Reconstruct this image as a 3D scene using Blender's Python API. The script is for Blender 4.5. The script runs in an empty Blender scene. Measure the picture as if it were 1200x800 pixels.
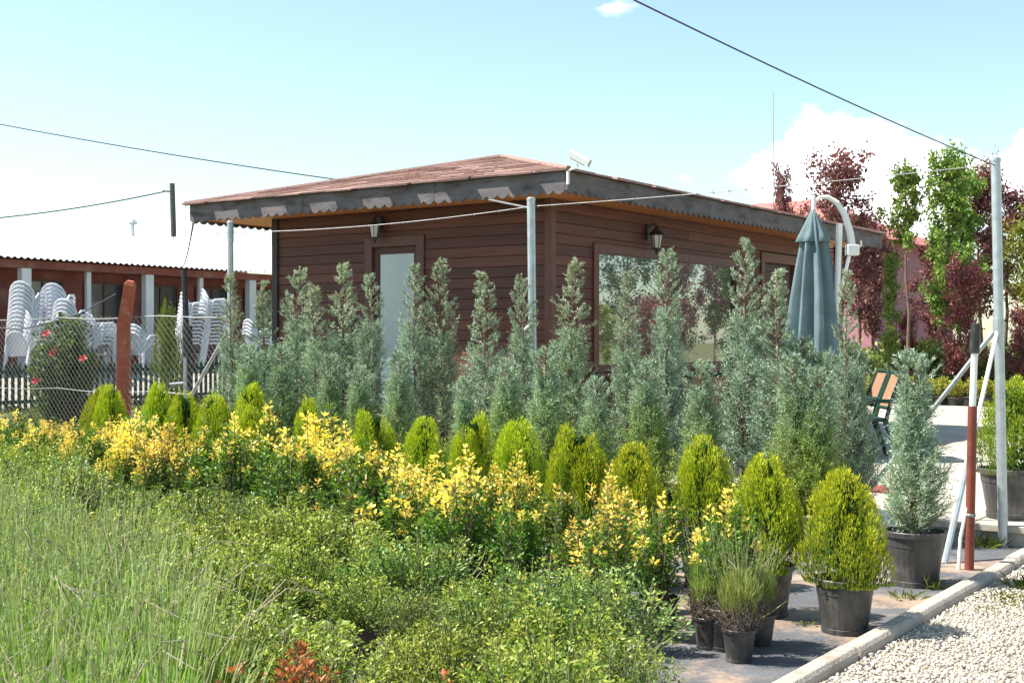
import bpy, bmesh, math, random
import numpy as np
from mathutils import Vector, Matrix

S = bpy.context.scene
COL = S.collection
R = math.radians
random.seed(7)

# ------------------------------------------------------------------ camera, sky, sun, exposure
EYE = 1.45
cam_d = bpy.data.cameras.new('camera')
cam_d.sensor_width = 36.0
cam_d.lens = 36.0 * 1500 / 1200
cam_d.clip_start = 0.05
cam_d.clip_end = 3000
cam = bpy.data.objects.new('camera', cam_d)
COL.objects.link(cam)
cam.location = (0, 0, EYE)
cam.rotation_euler = (R(90), 0, 0)
S.camera = cam

SUN_EL = 56.0
sx, sy = -1.0, 0.06
hl = math.hypot(sx, sy)
sun_vec = Vector((sx / hl * math.cos(R(SUN_EL)), sy / hl * math.cos(R(SUN_EL)), math.sin(R(SUN_EL))))
sun_d = bpy.data.lights.new('sun', 'SUN')
sun_d.energy = 5.0
sun_d.angle = R(0.55)
sun_d.color = (1.0, 0.955, 0.87)
sun = bpy.data.objects.new('sun', sun_d)
COL.objects.link(sun)
sun.rotation_euler = sun_vec.to_track_quat('Z', 'Y').to_euler()
sun.location = sun_vec * 50

W = bpy.data.worlds.new('World')
S.world = W
W.use_nodes = True
wn, wl = W.node_tree.nodes, W.node_tree.links
wn.clear()


def wnode(t, **k):
    n = wn.new(t)
    for a, b in k.items():
        setattr(n, a, b)
    return n


sky = wnode('ShaderNodeTexSky', sky_type='NISHITA', sun_disc=False)
sky.sun_elevation = R(SUN_EL)
sky.sun_rotation = math.atan2(sx, sy)
sky.air_density = 1.0
sky.dust_density = 0.7
sky.ozone_density = 0.6
tc = wnode('ShaderNodeTexCoord')
nz = wnode('ShaderNodeTexNoise')
nz.inputs['Scale'].default_value = 5.5
nz.inputs['Detail'].default_value = 9
nz.inputs['Roughness'].default_value = 0.62
mp = wnode('ShaderNodeMapping')
mp.inputs['Scale'].default_value = (1, 1, 2.0)
mp.inputs['Location'].default_value = (0.35, 0.1, 0.22)
wl.new(tc.outputs['Generated'], mp.inputs['Vector'])
wl.new(mp.outputs['Vector'], nz.inputs['Vector'])


def wmath(op, a, b=None, c=None, clamp=False):
    n = wnode('ShaderNodeMath', operation=op, use_clamp=clamp)
    for i, v in enumerate((a, b, c)):
        if v is None:
            continue
        if isinstance(v, (int, float)):
            n.inputs[i].default_value = v
        else:
            wl.new(v, n.inputs[i])
    return n.outputs[0]


def bank(dirv, size, zsize, gain):
    """one cumulus bank standing in direction dirv"""
    d = Vector(dirv).normalized()
    m = wnode('ShaderNodeMapping', vector_type='POINT')
    m.inputs['Location'].default_value = (-d.x / size, -d.y / size, -d.z / zsize)
    m.inputs['Scale'].default_value = (1 / size, 1 / size, 1 / zsize)
    wl.new(tc.outputs['Generated'], m.inputs['Vector'])
    ln = wnode('ShaderNodeVectorMath', operation='LENGTH')
    wl.new(m.outputs['Vector'], ln.inputs[0])
    return wmath('MULTIPLY', wmath('SUBTRACT', 1.0, ln.outputs['Value'], clamp=True), gain)


b1 = bank((360, 1500, 195), 0.115, 0.062, 0.95)
b2 = bank((480, 1500, 170), 0.12, 0.05, 0.9)
b3 = bank((640, 1500, 190), 0.14, 0.05, 0.9)
b4 = bank((120, 1500, 390), 0.05, 0.016, 0.5)
b5 = bank((-560, 1500, 130), 0.2, 0.035, 0.55)
b6 = bank((205, 1500, 190), 0.02, 0.016, 0.6)
b7 = bank((620, 1500, 245), 0.05, 0.02, 0.6)
s_ = b1
for b in (b2, b3, b4, b5, b6, b7):
    s_ = wmath('MAXIMUM', s_, b)
cl = wmath('ADD', s_, wmath('MULTIPLY', wmath('SUBTRACT', nz.outputs['Fac'], 0.5), 2.2))
ramp = wnode('ShaderNodeMapRange', interpolation_type='SMOOTHSTEP')
ramp.inputs['From Min'].default_value = 0.32
ramp.inputs['From Max'].default_value = 0.66
wl.new(wmath('MULTIPLY', cl, wmath('GREATER_THAN', s_, 0.001)), ramp.inputs['Value'])
tint = wnode('ShaderNodeMix', data_type='RGBA', blend_type='MULTIPLY')
tint.inputs['Factor'].default_value = 1.0
wl.new(sky.outputs['Color'], tint.inputs['A'])
tint.inputs['B'].default_value = (1.03, 1.08, 0.97, 1)
cm = wnode('ShaderNodeMix', data_type='RGBA')
wl.new(ramp.outputs['Result'], cm.inputs['Factor'])
wl.new(tint.outputs['Result'], cm.inputs['A'])
cm.inputs['B'].default_value = (11, 11.1, 11.2, 1)
bg = wnode('ShaderNodeBackground')
bg.inputs['Strength'].default_value = 0.099
wl.new(cm.outputs['Result'], bg.inputs['Color'])
wo = wnode('ShaderNodeOutputWorld')
wl.new(bg.outputs['Background'], wo.inputs['Surface'])

S.view_settings.view_transform = 'Standard'
S.view_settings.look = 'None'
S.view_settings.exposure = 1.28
S.view_settings.gamma = 1.0
S.view_settings.use_curve_mapping = False
S.render.engine = 'CYCLES'
S.cycles.max_bounces = 8
S.cycles.transparent_max_bounces = 8
S.cycles.use_denoising = True

# ------------------------------------------------------------------ materials
MATS = {}


def mat_new(name):
    m = bpy.data.materials.new(name)
    m.use_nodes = True
    nt = m.node_tree
    for n in list(nt.nodes):
        nt.nodes.remove(n)
    out = nt.nodes.new('ShaderNodeOutputMaterial')
    MATS[name] = m
    return m, nt, out


def surf(name, base, var=0.12, rough=0.6, scale=8.0, metallic=0.0, bump=0.0, bump_scale=60.0, stretch=(1, 1, 1),
         second=None, second_at=0.55, second_scale=3.0, spec=0.4, per_object=0.1, second_soft=0.12):
    """plain surface: base colour broken up by noise, optional second colour in patches, optional fine relief"""
    m, nt, out = mat_new(name)
    N, L = nt.nodes, nt.links
    tcn = N.new('ShaderNodeTexCoord')
    mpn = N.new('ShaderNodeMapping')
    mpn.inputs['Scale'].default_value = stretch
    oi = N.new('ShaderNodeObjectInfo')
    add = N.new('ShaderNodeVectorMath')
    add.operation = 'ADD'
    sc = N.new('ShaderNodeMath')
    sc.operation = 'MULTIPLY'
    sc.inputs[1].default_value = 37.0 if per_object else 0.0
    L.new(oi.outputs['Random'], sc.inputs[0])
    L.new(tcn.outputs['Object'], mpn.inputs['Vector'])
    L.new(mpn.outputs['Vector'], add.inputs[0])
    L.new(sc.outputs[0], add.inputs[1])
    n1 = N.new('ShaderNodeTexNoise')
    n1.inputs['Scale'].default_value = scale
    n1.inputs['Detail'].default_value = 6
    n1.inputs['Roughness'].default_value = 0.65
    L.new(add.outputs[0], n1.inputs['Vector'])
    mr = N.new('ShaderNodeMapRange')
    mr.inputs['From Min'].default_value = 0.3
    mr.inputs['From Max'].default_value = 0.7
    mr.inputs['To Min'].default_value = 1 - var
    mr.inputs['To Max'].default_value = 1 + var
    L.new(n1.outputs['Fac'], mr.inputs['Value'])
    po = N.new('ShaderNodeMapRange')
    po.inputs['To Min'].default_value = 1 - per_object
    po.inputs['To Max'].default_value = 1 + per_object
    L.new(oi.outputs['Random'], po.inputs['Value'])
    mul = N.new('ShaderNodeMath')
    mul.operation = 'MULTIPLY'
    L.new(mr.outputs[0], mul.inputs[0])
    L.new(po.outputs[0], mul.inputs[1])
    src = None
    if second is not None:
        n2 = N.new('ShaderNodeTexNoise')
        n2.inputs['Scale'].default_value = second_scale
        n2.inputs['Detail'].default_value = 7
        n2.inputs['Roughness'].default_value = 0.7
        L.new(add.outputs[0], n2.inputs['Vector'])
        r2 = N.new('ShaderNodeMapRange')
        r2.interpolation_type = 'SMOOTHSTEP'
        r2.inputs['From Min'].default_value = second_at - second_soft
        r2.inputs['From Max'].default_value = second_at + second_soft
        L.new(n2.outputs['Fac'], r2.inputs['Value'])
        mx = N.new('ShaderNodeMix')
        mx.data_type = 'RGBA'
        L.new(r2.outputs[0], mx.inputs['Factor'])
        mx.inputs['A'].default_value = (*base, 1)
        mx.inputs['B'].default_value = (*second, 1)
        src = mx.outputs['Result']
    vm = N.new('ShaderNodeMix')
    vm.data_type = 'RGBA'
    vm.blend_type = 'MULTIPLY'
    vm.inputs['Factor'].default_value = 1
    if src is not None:
        L.new(src, vm.inputs['A'])
    else:
        vm.inputs['A'].default_value = (*base, 1)
    L.new(mul.outputs[0], vm.inputs['B'])
    p = N.new('ShaderNodeBsdfPrincipled')
    L.new(vm.outputs['Result'], p.inputs['Base Color'])
    p.inputs['Roughness'].default_value = rough
    p.inputs['Metallic'].default_value = metallic
    p.inputs['Specular IOR Level'].default_value = spec
    if bump:
        n3 = N.new('ShaderNodeTexNoise')
        n3.inputs['Scale'].default_value = bump_scale
        n3.inputs['Detail'].default_value = 5
        L.new(add.outputs[0], n3.inputs['Vector'])
        bp = N.new('ShaderNodeBump')
        bp.inputs['Strength'].default_value = bump
        bp.inputs['Distance'].default_value = 0.02
        L.new(n3.outputs['Fac'], bp.inputs['Height'])
        L.new(bp.outputs['Normal'], p.inputs['Normal'])
    L.new(p.outputs['BSDF'], out.inputs['Surface'])
    return m


def leaf_mat(name, rough=0.5, trans=0.32, spec=0.35):
    m, nt, out = mat_new(name)
    N, L = nt.nodes, nt.links
    at = N.new('ShaderNodeAttribute')
    at.attribute_name = 'Col'
    oi = N.new('ShaderNodeObjectInfo')
    hs = N.new('ShaderNodeHueSaturation')
    r1 = N.new('ShaderNodeMapRange')
    r1.inputs['To Min'].default_value = 0.487
    r1.inputs['To Max'].default_value = 0.513
    r2 = N.new('ShaderNodeMapRange')
    r2.inputs['To Min'].default_value = 0.86
    r2.inputs['To Max'].default_value = 1.12
    L.new(oi.outputs['Random'], r1.inputs['Value'])
    L.new(oi.outputs['Random'], r2.inputs['Value'])
    L.new(r1.outputs[0], hs.inputs['Hue'])
    L.new(r2.outputs[0], hs.inputs['Value'])
    L.new(at.outputs['Color'], hs.inputs['Color'])
    p = N.new('ShaderNodeBsdfPrincipled')
    p.inputs['Roughness'].default_value = rough
    p.inputs['Specular IOR Level'].default_value = spec
    L.new(hs.outputs['Color'], p.inputs['Base Color'])
    t = N.new('ShaderNodeBsdfTranslucent')
    g = N.new('ShaderNodeMix')
    g.data_type = 'RGBA'
    g.blend_type = 'MULTIPLY'
    g.inputs['Factor'].default_value = 1
    g.inputs['B'].default_value = (1.25, 1.3, 0.7, 1)
    L.new(hs.outputs['Color'], g.inputs['A'])
    L.new(g.outputs['Result'], t.inputs['Color'])
    mx = N.new('ShaderNodeMixShader')
    mx.inputs[0].default_value = trans
    L.new(p.outputs[0], mx.inputs[1])
    L.new(t.outputs[0], mx.inputs[2])
    L.new(mx.outputs[0], out.inputs['Surface'])
    return m


def glass_mat(name, tint, rough=0.02, mirror=0.5):
    """glazing in front of a dark or blinded room: mirror share over a dim body colour"""
    m, nt, out = mat_new(name)
    N, L = nt.nodes, nt.links
    d = N.new('ShaderNodeBsdfPrincipled')
    d.inputs['Base Color'].default_value = (*tint, 1)
    d.inputs['Roughness'].default_value = 0.3
    g = N.new('ShaderNodeBsdfGlossy')
    g.inputs['Roughness'].default_value = rough
    g.inputs['Color'].default_value = (0.85, 0.9, 0.92, 1)
    fr = N.new('ShaderNodeLayerWeight')
    fr.inputs['Blend'].default_value = mirror
    mx = N.new('ShaderNodeMixShader')
    L.new(fr.outputs['Facing'], mx.inputs[0])
    L.new(d.outputs[0], mx.inputs[1])
    L.new(g.outputs[0], mx.inputs[2])
    L.new(mx.outputs[0], out.inputs['Surface'])
    return m


leaf_mat('leaf')
leaf_mat('needle', rough=0.6, trans=0.16, spec=0.25)
leaf_mat('gloss_leaf', rough=0.45, trans=0.28, spec=0.3)
surf('wood_siding', (0.098, 0.031, 0.019), var=0.42, rough=0.55, scale=5, stretch=(0.35, 6, 9), per_object=0.3,
     bump=0.25, bump_scale=30, second=(0.032, 0.014, 0.010), second_at=0.66, second_scale=3.5)
surf('wood_trim', (0.105, 0.038, 0.024), var=0.3, rough=0.5, scale=5, stretch=(4, 4, 1), per_object=0.12, bump=0.15, bump_scale=30)
surf('wood_dark', (0.035, 0.028, 0.026), var=0.25, rough=0.6, scale=6, per_object=0.1)
surf('soffit', (0.42, 0.17, 0.05), var=0.2, rough=0.5, scale=5, stretch=(6, 0.5, 1))
surf('fascia', (0.125, 0.11, 0.115), var=0.3, rough=0.75, scale=4, stretch=(1, 1, 3), second=(0.05, 0.043, 0.046), second_at=0.60,
     second_scale=3, bump=0.2)
surf('shingle', (0.29, 0.175, 0.15), var=0.3, rough=0.9, scale=30, per_object=0.2, bump=0.5, bump_scale=220)
surf('galvanised', (0.40, 0.44, 0.46), var=0.16, rough=0.42, scale=14, metallic=0.55, per_object=0.05)
surf('white_paint', (0.78, 0.78, 0.76), var=0.05, rough=0.45, scale=6, second=(0.6, 0.57, 0.52), second_at=0.68, second_scale=5)
surf('red_paint', (0.19, 0.045, 0.026), var=0.25, rough=0.6, scale=7, second=(0.11, 0.03, 0.02), second_at=0.6, second_scale=9)
surf('red_concrete', (0.34, 0.095, 0.055), var=0.2, rough=0.85, scale=12, bump=0.5, second=(0.4, 0.2, 0.14), second_at=0.64, second_scale=7)
surf('black_plastic', (0.022, 0.022, 0.023), var=0.2, rough=0.45, scale=10, second=(0.085, 0.078, 0.07), second_at=0.62, second_scale=4, spec=0.35)
surf('pot_plastic', (0.040, 0.039, 0.040), var=0.18, rough=0.42, scale=9, second=(0.13, 0.12, 0.105), second_at=0.6, second_scale=5,
     spec=0.45, stretch=(1, 1, 0.6), per_object=0.25)
surf('soil', (0.07, 0.047, 0.032), var=0.4, rough=0.95, scale=30, bump=0.8, bump_scale=90)
surf('bark', (0.15, 0.10, 0.07), var=0.3, rough=0.85, scale=20, bump=0.4)
surf('twig', (0.17, 0.105, 0.075), var=0.3, rough=0.85, scale=20)
surf('green_stem', (0.13, 0.15, 0.05), var=0.3, rough=0.8, scale=20)
surf('dry_stem', (0.27, 0.22, 0.17), var=0.35, rough=0.9, scale=30)
surf('concrete', (0.37, 0.33, 0.275), var=0.10, rough=0.85, scale=2.5, second=(0.31, 0.27, 0.22), second_at=0.6, second_scale=1.4, per_object=0.05,
     bump=0.15, bump_scale=80)
surf('kerb_concrete', (0.40, 0.345, 0.29), var=0.16, rough=0.9, scale=9, second=(0.28, 0.225, 0.175), second_at=0.62, second_scale=5, bump=0.5, bump_scale=70)
surf('riser', (0.36, 0.33, 0.29), var=0.2, rough=0.9, scale=6, per_object=0)
surf('weed_mat', (0.088, 0.09, 0.098), var=0.3, rough=0.8, scale=4, second=(0.28, 0.205, 0.15), second_at=0.53, second_scale=1.3,
     per_object=0, bump=0.35, bump_scale=45, second_soft=0.07)
surf('grit', (0.30, 0.255, 0.20), var=0.3, rough=0.95, scale=25, second=(0.40, 0.36, 0.29), second_at=0.5, second_scale=5, per_object=0, bump=0.5, bump_scale=90)
surf('earth', (0.12, 0.13, 0.045), var=0.35, rough=0.95, scale=1.2, second=(0.22, 0.18, 0.09), second_at=0.56, second_scale=0.6, per_object=0)
surf('grass_soil', (0.10, 0.13, 0.035), var=0.4, rough=0.95, scale=3, second=(0.16, 0.15, 0.06), second_at=0.55, second_scale=2, per_object=0, bump=0.6)
surf('monobloc', (0.58, 0.60, 0.64), var=0.10, rough=0.38, scale=4, per_object=0.05)
surf('barn_red', (0.22, 0.062, 0.045), var=0.25, rough=0.75, scale=2.5, second=(0.26, 0.15, 0.11), second_at=0.6, second_scale=1.8, per_object=0)
surf('roof_white', (0.80, 0.80, 0.80), var=0.03, rough=0.5, scale=1.5, per_object=0)
surf('pale_column', (0.70, 0.70, 0.68), var=0.08, rough=0.7, scale=3)
surf('dark_green', (0.012, 0.045, 0.032), var=0.2, rough=0.45, scale=9)
surf('tan_sling', (0.30, 0.175, 0.105), var=0.12, rough=0.7, scale=20)
surf('table_wood', (0.16, 0.075, 0.045), var=0.25, rough=0.45, scale=5, stretch=(0.5, 6, 1))
surf('canvas', (0.11, 0.165, 0.178), var=0.12, rough=0.8, scale=6, second=(0.13, 0.20, 0.21), second_at=0.6, second_scale=3)
surf('pink_wall', (0.44, 0.19, 0.225), var=0.08, rough=0.85, scale=1.2, per_object=0)
surf('tile_roof', (0.40, 0.135, 0.115), var=0.2, rough=0.8, scale=5, per_object=0.1)
surf('cable', (0.03, 0.03, 0.032), var=0.1, rough=0.5)
surf('wire', (0.27, 0.27, 0.27), var=0.2, rough=0.5, metallic=0.4)
surf('pole_wood', (0.09, 0.085, 0.075), var=0.25, rough=0.85, scale=8)
surf('red_mat', (0.24, 0.045, 0.04), var=0.25, rough=0.95, scale=60)
surf('sack', (0.66, 0.65, 0.62), var=0.1, rough=0.7, scale=9, bump=0.6, bump_scale=14)
surf('door_inside', (0.045, 0.018, 0.012), var=0.2, rough=0.55, scale=5, stretch=(5, 5, 0.6))
surf('lamp_glass', (0.55, 0.55, 0.5), var=0.05, rough=0.15, spec=0.6)
glass_mat('window_glass', (0.012, 0.012, 0.012), 0.012, 0.34)
glass_mat('frosted_glass', (0.13, 0.19, 0.25), 0.25, 0.30)
glass_mat('far_glass', (0.02, 0.022, 0.022), 0.1, 0.25)


def gravel_mat():
    m, nt, out = mat_new('pebble')
    N, L = nt.nodes, nt.links
    at = N.new('ShaderNodeAttribute')
    at.attribute_name = 'Col'
    p = N.new('ShaderNodeBsdfPrincipled')
    p.inputs['Roughness'].default_value = 0.8
    p.inputs['Specular IOR Level'].default_value = 0.25
    L.new(at.outputs['Color'], p.inputs['Base Color'])
    L.new(p.outputs[0], out.inputs['Surface'])


gravel_mat()


# ------------------------------------------------------------------ mesh helpers
class MB:
    """collects vertices and faces, then becomes one mesh"""

    def __init__(s):
        s.v, s.f = [], []

    def box(s, x0, x1, y0, y1, z0, z1):
        b = len(s.v)
        s.v += [(x0, y0, z0), (x1, y0, z0), (x1, y1, z0), (x0, y1, z0), (x0, y0, z1), (x1, y0, z1), (x1, y1, z1), (x0, y1, z1)]
        s.f += [tuple(b + i for i in q) for q in ((0, 3, 2, 1), (4, 5, 6, 7), (0, 1, 5, 4), (1, 2, 6, 5), (2, 3, 7, 6), (3, 0, 4, 7))]
        return s

    def tube(s, pts, rad, n=8, cap=True):
        pts = [Vector(p) for p in pts]
        rad = rad if isinstance(rad, (list, tuple)) else [rad] * len(pts)
        b0 = len(s.v)
        up = None
        for i, p in enumerate(pts):
            t = (pts[min(i + 1, len(pts) - 1)] - pts[max(i - 1, 0)])
            t = t.normalized() if t.length > 1e-9 else Vector((0, 0, 1))
            if up is None:
                up = Vector((1, 0, 0)) if abs(t.z) > 0.9 else Vector((0, 0, 1))
            a = t.cross(up)
            if a.length < 1e-6:
                a = t.cross(Vector((0, 1, 0)))
            a.normalize()
            b = t.cross(a).normalized()
            up = -b if up.dot(-b) > 0 else b
            for k in range(n):
                w = 2 * math.pi * k / n
                s.v.append(tuple(p + (a * math.cos(w) + b * math.sin(w)) * rad[i]))
        for i in range(len(pts) - 1):
            for k in range(n):
                q = b0 + i * n
                s.f.append((q + k, q + (k + 1) % n, q + n + (k + 1) % n, q + n + k))
        if cap:
            s.f.append(tuple(b0 + k for k in reversed(range(n))))
            e = b0 + (len(pts) - 1) * n
            s.f.append(tuple(e + k for k in range(n)))
        return s

    def lathe(s, prof, n=20, cx=0, cy=0, fn=None):
        b0 = len(s.v)
        for (r, z) in prof:
            for k in range(n):
                a = 2 * math.pi * k / n
                rr = r * (fn(a, z) if fn else 1)
                s.v.append((cx + rr * math.cos(a), cy + rr * math.sin(a), z))
        for i in range(len(prof) - 1):
            for k in range(n):
                q = b0 + i * n
                s.f.append((q + k, q + (k + 1) % n, q + n + (k + 1) % n, q + n + k))
        return s

    def prism(s, poly, y0, y1):
        """poly of (x, z) extruded along y"""
        b = len(s.v)
        n = len(poly)
        s.v += [(x, y0, z) for x, z in poly] + [(x, y1, z) for x, z in poly]
        s.f.append(tuple(b + i for i in range(n)))
        s.f.append(tuple(b + n + i for i in reversed(range(n))))
        for i in range(n):
            j = (i + 1) % n
            s.f.append((b + j, b + i, b + n + i, b + n + j))
        return s

    def mesh(s, name, bevel=0.0, smooth=False):
        me = bpy.data.meshes.new(name)
        me.from_pydata(s.v, [], s.f)
        bm = bmesh.new()
        bm.from_mesh(me)
        bmesh.ops.recalc_face_normals(bm, faces=bm.faces)
        if bevel:
            bmesh.ops.bevel(bm, geom=list(bm.edges), offset=bevel, segments=1, affect='EDGES')
        bm.to_mesh(me)
        bm.free()
        if smooth:
            me.polygons.foreach_set('use_smooth', [True] * len(me.polygons))
        me.update()
        return me


def obj(name, me, mat=None, parent=None, loc=(0, 0, 0), rz=0.0, scale=None, rot=None):
    if mat is not None and len(me.materials) == 0:
        me.materials.append(MATS[mat])
    o = bpy.data.objects.new(name, me)
    COL.objects.link(o)
    o.location = loc
    o.rotation_euler = rot if rot else (0, 0, rz)
    if scale is not None:
        o.scale = scale if isinstance(scale, (tuple, list)) else (scale,) * 3
    if parent:
        o.parent = parent
    return o


def tag(o, label, cat, group=None, kind=None):
    o['label'] = label
    o['category'] = cat
    if group:
        o['group'] = group
    if kind:
        o['kind'] = kind
    return o


def thing(name, label, cat, loc=(0, 0, 0), rz=0.0, group=None):
    o = bpy.data.objects.new(name, None)
    COL.objects.link(o)
    o.empty_display_size = 0.1
    o.location = loc
    o.rotation_euler = (0, 0, rz)
    return tag(o, label, cat, group)


ORD = ['first', 'second', 'third', 'fourth', 'fifth', 'sixth', 'seventh', 'eighth', 'ninth', 'tenth', 'eleventh', 'twelfth', 'thirteenth',
       'fourteenth', 'fifteenth', 'sixteenth', 'seventeenth', 'eighteenth', 'nineteenth', 'twentieth']

# site frame: origin at the cabin's corner, X along the fence to the kerb, Y along the long cabin wall
A35 = R(35)
C0 = Vector((0.387, 12.88, 0))
XX = Vector((math.cos(A35), -math.sin(A35), 0))
YY = Vector((math.sin(A35), math.cos(A35), 0))


def site(x, y, z=0.0):
    p = C0 + XX * x + YY * y
    return Vector((p.x, p.y, z))


RS = -A35
PATIO = 0.15


def site_poly(name, pts, z, mat, thick=0.0):
    ws = [site(x, y) for x, y in pts]
    mb = MB()
    n = len(ws)
    if thick:
        mb.v = [(p.x, p.y, z) for p in ws] + [(p.x, p.y, z - thick) for p in ws]
        mb.f = [tuple(range(n)), tuple(reversed(range(n, 2 * n)))] + [(i, (i + 1) % n, n + (i + 1) % n, n + i) for i in range(n)]
    else:
        mb.v = [(p.x, p.y, z) for p in ws]
        mb.f = [tuple(range(n))]
    return obj(name, mb.mesh(name), mat)


# ------------------------------------------------------------------ ground, mat, gravel bed, kerb, patio, terrace
g = MB()
g.v = [(-900, -300, 0), (900, -300, 0), (900, 1800, 0), (-900, 1800, 0)]
g.f = [(0, 1, 2, 3)]
tag(obj('ground', g.mesh('ground'), 'earth'), 'open grassy earth around the nursery plot', 'ground', kind='structure')
tag(site_poly('weed_mat', [(-12, -14), (4.95, -14), (4.95, -1.3), (-12, -1.3)], 0.004, 'weed_mat'),
    'black weed mat with dusty soil patches under the potted plants', 'ground cover', kind='structure')
tag(site_poly('gravel_bed', [(5.0, -14), (12, -14), (12, -1.36), (5.0, -1.36)], 0.006, 'grit'),
    'sandy bed under the white gravel beside the kerb', 'path', kind='structure')

kerb = thing('kerb', 'row of pale concrete kerb stones edging the white gravel', 'kerb', site(5.0, -11), RS)
kerb['kind'] = 'structure'
rk = random.Random(3)
for i in range(10):
    y0 = i * 0.98
    k = MB()
    hw = 0.047
    k.prism([(-hw, -0.1), (hw, -0.1), (hw, 0.045), (hw - 0.018, 0.066), (-hw + 0.012, 0.068), (-hw, 0.058)], y0 + 0.006, y0 + 0.974)
    o = obj('kerb_stone', k.mesh('kerb_stone', 0.004), 'kerb_concrete', kerb, loc=(rk.uniform(-.008, .008), 0, rk.uniform(-.012, .004)))
    o.rotation_euler = (0, 0, R(rk.uniform(-0.12, 0.12)))

patio = thing('patio', 'raised sunlit concrete patio around the wooden cabin', 'patio', site(0, 0), RS)
patio['kind'] = 'structure'
obj('base', MB().box(-6, 13, -1.33, 15.5, -0.02, PATIO - 0.02).mesh('patio_base'), 'riser', patio)
ys = [-1.37, -1.0] + [-1.0 + 1.65 * k for k in range(1, 11)]
xs = [-6 + 2.1 * k for k in range(10)]
for i in range(len(xs) - 1):
    for j in range(len(ys) - 1):
        zt = PATIO + ((i * 7 + j * 3) % 5) * 0.0008
        obj('slab', MB().box(xs[i] + .006, xs[i + 1] - .006, ys[j] + .006, ys[j + 1] - .006, PATIO - 0.05, zt).mesh('slab', 0.004), 'concrete', patio)

# terrace before the long red building, its apron and the grass bank
TZ = 0.77


def strip(name, prof, y0, y1, mat):
    """(x, z) profile line swept along the site Y"""
    mb = MB()
    n = len(prof)
    for y in (y0, y1):
        for x, z in prof:
            p = site(x, y)
            mb.v.append((p.x, p.y, z))
    mb.f = [(i, i + 1, n + i + 1, n + i) for i in range(n - 1)]
    return obj(name, mb.mesh(name), mat)


tag(strip('terrace', [(-22, TZ), (-13.6, TZ), (-12.1, 0.31), (-12.1, 0.0)], -10, 22, 'concrete'),
    'pale concrete terrace and sloping apron before the red building', 'terrace', kind='structure')
tag(strip('grass_bank', [(-12.06, 0.01), (-12.0, 0.30), (-11.3, 0.3), (-9.6, 0.14), (-8.6, 0.006)], -10, 22, 'grass_soil'),
    'low grassy bank below the green picket fence', 'bank', kind='structure')

# ------------------------------------------------------------------ wooden cabin
cab = thing('wooden_cabin', 'dark brown plank cabin with low red shingle roof and scalloped grey eaves', 'cabin', site(0, 0, 0), RS)
LW, RW = 3.85, 6.5          # wall lengths
Z0, Z1 = PATIO, 2.98
PITCH = 0.109


def plank(x0, x1, z, wall, h=PITCH):
    L = x1 - x0
    if L < 0.05:
        return
    mb = MB()
    prof = [(0.004, 0.0), (-0.0205, 0.0006), (-0.0258, 0.005), (-0.026, h * .5), (-0.0255, h - 0.0055), (-0.0205, h - 0.0012), (0.004, h - 0.0008)]
    n = len(prof)
    mb.v = [(0, y, zz) for y, zz in prof] + [(L, y, zz) for y, zz in prof]
    mb.f = [tuple(reversed(range(n))), tuple(range(n, 2 * n))] + [(i, (i + 1) % n, n + (i + 1) % n, n + i) for i in range(n)]
    me = mb.mesh('plank')
    if wall == 'short':
        obj('plank', me, 'wood_siding', cab, loc=(x0, 0, z))
    else:
        obj('plank', me, 'wood_siding', cab, loc=(0, x0, z), rz=R(90))


# short wall runs x = -3.85 .. 0 at y = 0; long wall runs y = 0 .. 6.5 at x = 0
DX0, DX1, DZ1 = -2.45, -1.6, 2.60          # glazed door in the short wall (outer frame)
WY0, WY1, WZ0, WZ1 = 0.77, 4.36, 1.12, 2.49
OY0, OY1, OZ1 = 5.03, 6.28, 2.64
rj0 = random.Random(9)
z = Z0
while z < Z1 - 0.02:
    h = PITCH
    zc = z + h / 2
    if zc < DZ1:
        plank(-LW + .05, DX0, z, 'short')
        plank(DX1, -0.06, z, 'short')
    else:
        plank(-LW + .05, -0.06, z, 'short')
    segs = [(0.06, RW)]
    if WZ0 < zc < WZ1:
        segs = [(0.06, WY0), (WY1, RW)]
    if zc < OZ1:
        segs = [q for a, b in segs for q in ((a, min(b, OY0)), (max(a, OY1), b)) if q[1] > q[0]]
    for a, b in segs:
        if b - a > 2.2:
            c = a + (b - a) * rj0.uniform(.3, .7)
            plank(a, c - .002, z, 'long')
            plank(c + .002, b, z, 'long')
        else:
            plank(a, b, z, 'long')
    z += h
# wall core and the two far walls
core = MB()
core.box(-LW, 0 - .02, 0.02, 0.06, Z0, DZ1 if False else Z1)
obj('wall', MB().box(-LW, -2.36, 0.012, 0.06, Z0, Z1).box(-1.7, -0.02, 0.012, 0.06, Z0, Z1).box(-2.36, -1.7, 0.012, 0.06, 2.5, Z1).mesh('wall_short'), 'wood_dark', cab)
obj('wall', MB().box(-0.06, -0.012, 0.062, 0.85, Z0, Z1).box(-0.06, -0.012, 4.28, 5.1, Z0, Z1).box(-0.06, -0.012, 6.2, RW, Z0, Z1)
    .box(-0.06, -0.012, 0.85, 4.28, Z0, 1.2).box(-0.06, -0.012, 0.85, 4.28, 2.4, Z1).box(-0.06, -0.012, 5.1, 6.2, 2.55, Z1).mesh('wall_long'), 'wood_dark', cab)
obj('wall', MB().box(-LW, -LW + .05, 0.062, RW, Z0, Z1).mesh('wall_end'), 'wood_siding', cab)
obj('wall', MB().box(-LW, 0, RW + .002, RW + .06, Z0, Z1).mesh('wall_rear'), 'wood_siding', cab)
obj('floor', MB().box(-LW + .05, -.06, .07, RW, Z0 + .003, Z0 + .02).mesh('cab_floor'), 'wood_dark', cab)
obj('ceiling', MB().box(-LW, 0, 0, RW, Z1, Z1 + .02).mesh('cab_ceiling'), 'wood_dark', cab)
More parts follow.
